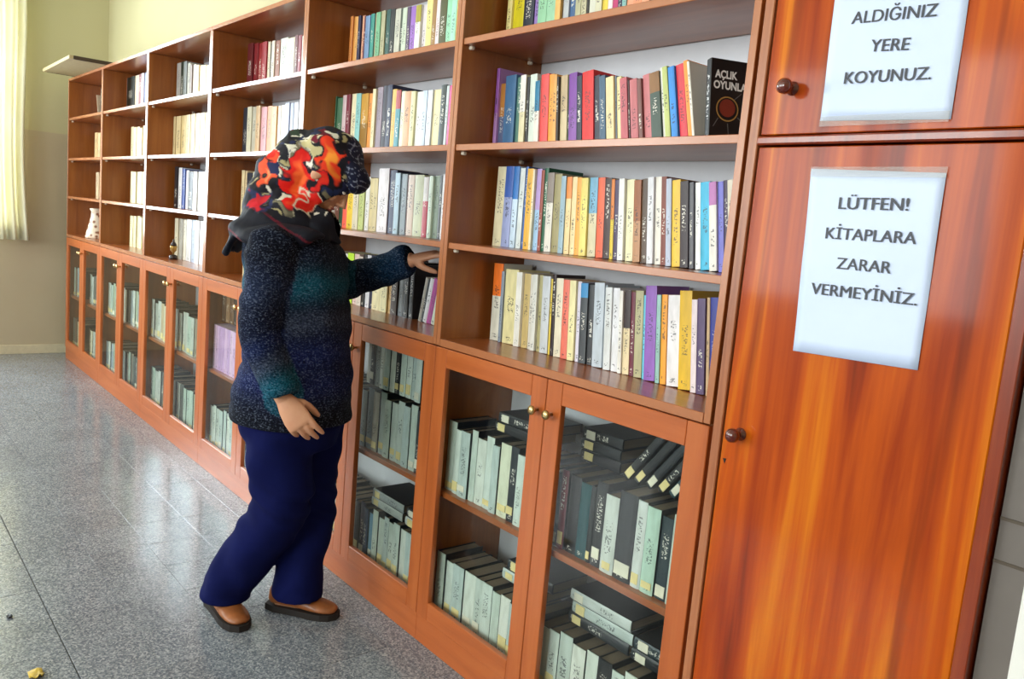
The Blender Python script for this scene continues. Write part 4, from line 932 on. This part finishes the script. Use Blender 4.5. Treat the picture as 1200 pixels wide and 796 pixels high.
jumper = place('jumper', jm, knit_mat(), person); jumper['label'] = 'navy knitted jumper with teal and grey speckled bands'

# ---- trousers
bm = bmesh.new()
loft(bm, [K(340, 440), K(340, 470), K(343, 500), K(345, 525)], [(.17, .12), (.185, .155), (.18, .155), (.13, .13)], RT, 28)
KNt = K(327, 602, -.05); ANt = Vector((AN_R.x+.046, AN_R.y+.008, .092))
TR = [HIP_R+UPV*.02, K(327, 535, -.07), K(331, 572, -.06), KNt, KNt.lerp(ANt, .35), KNt.lerp(ANt, .68), ANt, ANt-UPV*.042]
loft(bm, TR, [(.10, .105), (.098, .103), (.090, .094), (.086, .090), (.082, .088), (.078, .084), (.076, .082), (.077, .083)], RT, 26)
KNl = K(361, 602, .085); ANl = Vector((AN_L.x+.030, AN_L.y+.022, .096))
TL = [HIP_L+UPV*.02, K(359, 535, .08), K(362, 572, .08), KNl, KNl.lerp(ANl, .35), KNl.lerp(ANl, .68), ANl, ANl-UPV*.040]
loft(bm, TL, [(.10, .115), (.098, .108), (.090, .092), (.086, .086), (.082, .082), (.078, .080), (.076, .080), (.076, .082)], RT, 26)
tm = remesh(bm, .007, 10, .5); co = coords(tm); nrm = np.empty(len(tm.vertices)*3, np.float32); tm.vertices.foreach_get('normal', nrm); nrm = nrm.reshape(-1, 3).astype(float)
A1 = co@np.array(rh); A2 = co@np.array(fh); zz = co[:, 2]; kz = KN_R.z
kn = np.exp(-((zz-kz)/.07)**2); lo_ = np.exp(-((zz-.16)/.10)**2)
fold = .006*kn*np.sin(zz*85+A1*40+1.5*np.sin(A2*14)) + .005*lo_*np.sin(A1*50+zz*18+np.sin(A2*20)) + .0035*np.sin(A1*36-zz*26+1.5*np.sin(A2*13)) + .002*np.sin(zz*60+A1*25)
setcoords(tm, co+nrm*(fold*np.clip((zz-.05)/.04, 0, 1))[:, None])
def cloth_mat():
    m, nt, b = newmat('navy_cotton'); g = N(nt, 'ShaderNodeNewGeometry'); n = noise(nt, g.outputs['Position'], 9, 4); n2 = noise(nt, g.outputs['Position'], 420, 2)
    L(nt, mixc(nt, n.outputs[0], lin('090d36'), lin('10174e')), b.inputs['Base Color']); b.inputs['Roughness'].default_value = .9; b.inputs['Specular IOR Level'].default_value = .1
    bump(nt, b, n2.outputs[0], .15, .001); return m
trousers = place('trousers', tm, cloth_mat(), person); trousers['label'] = 'wide navy blue trousers'

# ---- shoes
M['leather'] = plain('brown_leather', '96582e', .42, vary=.25, coat=.15); M['sole'] = plain('black_rubber_sole', '1e1612', .7); M['lace'] = plain('pale_eyelets', 'c8b498', .5)
def shoe(A_, t_, ln):
    t_ = Vector(t_).normalized(); s_ = t_.cross(UPV); heel = Vector((A_.x, A_.y, 0))-t_*.062
    st_ = [(0.0, .024, .058), (.03, .032, .062), (.08, .034, .060), (.12, .037, .052), (.165, .043, .038), (.20, .043, .028), (.228, .034, .022), (.243, .016, .016)]
    up_ = bmesh.new(); rings = []
    for d_, wd, ht in st_:
        c = heel+t_*d_*ln/.243; ring = []
        for k in range(13):
            a = math.pi*k/12; ring.append(up_.verts.new(c - s_*wd*math.cos(a)*(1 if 0 < k < 12 else .96) + UPV*(.020+ht*math.sin(a)**.75)))
        rings.append(ring)
    for a, b_ in zip(rings, rings[1:]):
        for k in range(12): up_.faces.new((a[k], a[k+1], b_[k+1], b_[k]))
        up_.faces.new((a[0], b_[0], b_[12], a[12]))
    up_.faces.new(rings[0]); up_.faces.new(rings[-1][::-1]); bmesh.ops.recalc_face_normals(up_, faces=up_.faces[:])
    for v in up_.verts: v.co -= FOOT
    o = smooth(obj('shoe', up_, M['leather'], person)); o['label'] = 'brown leather shoe'
    sub = o.modifiers.new('s', 'SUBSURF'); sub.levels = sub.render_levels = 1
    so = bmesh.new(); lo2, hi2 = [], []
    outl = [(d_, wd+.0015) for d_, wd, _ in st_]; outl[0] = (-.004, .020); outl[-1] = (.249, .014); loop = [(d_, -wd) for d_, wd in outl] + [(d_, wd) for d_, wd in outl[::-1]]
    for d_, wd in loop:
        c = heel+t_*d_*ln/.243+s_*wd; lo2.append(so.verts.new(Vector((c.x, c.y, .0006))-FOOT)); hi2.append(so.verts.new(Vector((c.x, c.y, .021))-FOOT))
    n_ = len(loop)
    for i in range(n_): so.faces.new((lo2[i], lo2[(i+1) % n_], hi2[(i+1) % n_], hi2[i]))
    so.faces.new(lo2[::-1]); so.faces.new(hi2); bmesh.ops.recalc_face_normals(so, faces=so.faces[:]); obj('sole', so, M['sole'], o)
    for q in range(3):
        for sg in (-1, 1):
            e_ = bmesh.new(); c = heel+t_*(.128+.014*q)*ln/.243+s_*sg*.017+UPV*(.068-.0045*q); ball(e_, c-FOOT, (t_, s_, UPV), (.003, .003, .0025), 8); obj('eyelet', e_, M['lace'], o)
shoe(AN_R, (1, .05, 0), .250); shoe(AN_L, (.76, .65, 0), .235)

# ---- headscarf
bm = bmesh.new()
ball(bm, Hd(-.014, 0, .034), AX, (.110, .086, .100), 28)
ball(bm, Hd(.016, 0, -.030), AX, (.080, .076, .090), 24)
ball(bm, Hd(.046, 0, .058), AX, (.072, .076, .046), 24)          # brim over the brow
ball(bm, Hd(.078, 0, .044), AX, (.044, .066, .032), 20)
loft(bm, [Hd(-.01, 0, .05), K(356, 190, .01), K(334, 212, .01), K(320, 236, .01), K(306, 258, .01)], [(.080, .088), (.090, .098), (.092, .092), (.098, .086), (.10, .060)], RT, 28)  # gathered hair under the cloth
loft(bm, [K(345, 224), K(340, 246), K(336, 262), K(333, 276), K(331, 286)], [(.088, .095), (.110, .115), (.140, .136), (.178, .150), (.195, .148)], RT, 30)
loft(bm, [K(384, 246), K(376, 262), K(372, 278)], [(.06, .05), (.085, .068), (.10, .072)], RT, 24)
loft(bm, [K(312, 248, .0), K(296, 266, .0), K(282, 282, .0), K(273, 296, .0)], [(.11, .030), (.125, .026), (.11, .018), (.07, .008)], RT, 20)
ball(bm, K(335, 274, -.14), (FW, RT, UPV), (.115, .050, .030), 20)
sm = remesh(bm, .0036, 8, .5); co = coords(sm); nrm = np.empty(len(sm.vertices)*3, np.float32); sm.vertices.foreach_get('normal', nrm); nrm = nrm.reshape(-1, 3).astype(float)
rel = co-np.array(HC); f_, s_, u_ = rel@np.array(HFv), rel@np.array(HS), rel@np.array(HU)
A1 = co@np.array(rh); A2 = co@np.array(fh); zz = co[:, 2]
fold = .0045*np.sin((f_*.8-u_*.5)*75+s_*25) * np.clip((.06-f_)/.08, 0, 1) + .003*np.sin(zz*70+A1*45+A2*30) + .006*np.clip((1.27-zz)/.05, 0, 1)*np.sin(A1*45+A2*60)
co = co+nrm*fold[:, None]; setcoords(sm, co)
# colours: floral print painted as patches on the cloth (ellipsoids about points of the cloth)
base = np.tile(rgb('14121c'), (len(co), 1)).astype(float)
dx, dz = np.random.default_rng(3).normal(size=(2, 40)), None
warp = np.stack([.010*np.sin(zz*90+A2*70)+.006*np.sin(A1*170+zz*40), .010*np.sin(A1*80+A2*60)+.005*np.sin(zz*190+A1*60)], 1)
q1, q2 = A1+warp[:, 0], zz+warp[:, 1]
def blob(px, py, wx, wz, ang, c, soft=.10, dl=-.09):
    p0 = K(px, py, dl); a0, z0 = np.array(p0)@np.array(rh), p0[2]; ca, sa = math.cos(ang), math.sin(ang)
    x_, y_ = q1-a0, q2-z0; x_, y_ = x_*ca+y_*sa, -x_*sa+y_*ca
    x_ = x_*(1+.35*np.sin(y_*150+px)); e_ = (np.abs(x_)/(wx*.00255))**1.7 + (np.abs(y_)/(wz*.00255))**1.5
    k = np.clip((1+soft-e_)/(2*soft), 0, 1)[:, None]; base[:] = base*(1-k)+rgb(c)*k
rs = random.Random(11)
for _ in range(150): blob(rs.uniform(285, 410), rs.uniform(148, 252), rs.uniform(1.5, 4.5), rs.uniform(3, 8), rs.uniform(-1.5, 1.5), rs.choice(['d8cfae', 'a89c70', '20284c', '7c1424', 'e0d8c8', '101018', '101018', '2c3a2c', '787058', '20284c']))
for a in ((318, 184, 8, 16, .5, 'd8d0b8', 'd8281c', 'e8502c'), (310, 202, 7, 17, .45, '14141c', 'e0502c', 'f08858'), (347, 210, 14, 34, -.10, '14141c', 'e01c14', 'f4662c'), (361, 236, 8, 15, -.6, 'd8d0b8', 'd81c14', 'e02c1c'),
          (386, 186, 11, 24, .25, '14141c', 'e63a1c', 'f0902c'), (300, 236, 10, 12, .5, '20284c', 'b8141c', 'c8202c'), (373, 211, 6, 12, .1, '101018', 'd81c1c', 'e0301c')):
    x_, y_, wx, wz, an, c0, c1, c2 = a; blob(x_, y_, wx+2.5, wz+3, an, c0); blob(x_, y_, wx, wz, an, c1); blob(x_+1, y_+3, wx*.45, wz*.6, an, c2, .5)
for a in ((364, 170, 6, 14, .2, 'c8bc8c'), (375, 156, 6, 7, .4, '6c1428'), (386, 155, 7, 3, .3, 'e0dccc'), (321, 198, 5, 11, -.8, '18204a'), (338, 170, 3, 7, .8, 'd8d4c0'), (330, 232, 4, 8, -.4, 'd8d0bc'), (366, 196, 3, 12, 0, 'e4dcd0'), (368, 198, 3, 10, .1, '14182c'), (330, 180, 4, 8, .9, '14161c')): blob(*a)
# dark brim with fine pale squiggles (front of the hood) and dark shoulders
br = np.clip((f_*.75+u_*.65-.062)/.012, 0, 1)[:, None]; base[:] = base*(1-br)+rgb('161a34')*br
sq = (np.abs(np.sin(A1*150+3*np.sin(zz*95))+np.sin(zz*170+2.5*np.sin(A1*120))) < .22).astype(float)[:, None]*br*.55; base[:] = base*(1-sq)+rgb('a8b0c8')*sq
dn = np.clip((K(335, 250)[2]-zz)/.012, 0, 1)[:, None]; base[:] = base*(1-dn)+rgb('12131f')*dn
edge = (np.abs(np.sin(A1*14+zz*30)) < .10).astype(float)[:, None]*dn; base[:] = base*(1-edge*.7)+rgb('6a1024')*edge*.7
setcol(sm, 'print', base)
# open the hood for the face
hole = ((s_/.056)**2 + ((u_+.052)/.058)**2 < 1) & (f_ > .015)
bm = bmesh.new(); bm.from_mesh(sm); bm.verts.ensure_lookup_table(); bmesh.ops.delete(bm, geom=[bm.verts[i] for i in np.nonzero(hole)[0]], context='VERTS'); bm.to_mesh(sm); bm.free()
def scarf_mat():
    m, nt, b = newmat('floral_silk'); at = N(nt, 'ShaderNodeAttribute', attribute_name='print'); g = N(nt, 'ShaderNodeNewGeometry')
    L(nt, at.outputs['Color'], b.inputs['Base Color']); b.inputs['Roughness'].default_value = .7; b.inputs['Specular IOR Level'].default_value = .25
    n = noise(nt, g.outputs['Position'], 60, 3); bump(nt, b, n.outputs[0], .2, .002); return m
scarf = place('headscarf', sm, scarf_mat(), person); scarf['label'] = 'dark silk headscarf with large red and orange flowers'
mo = scarf.modifiers.new('t', 'SOLIDIFY'); mo.thickness = .002; mo.offset = -1
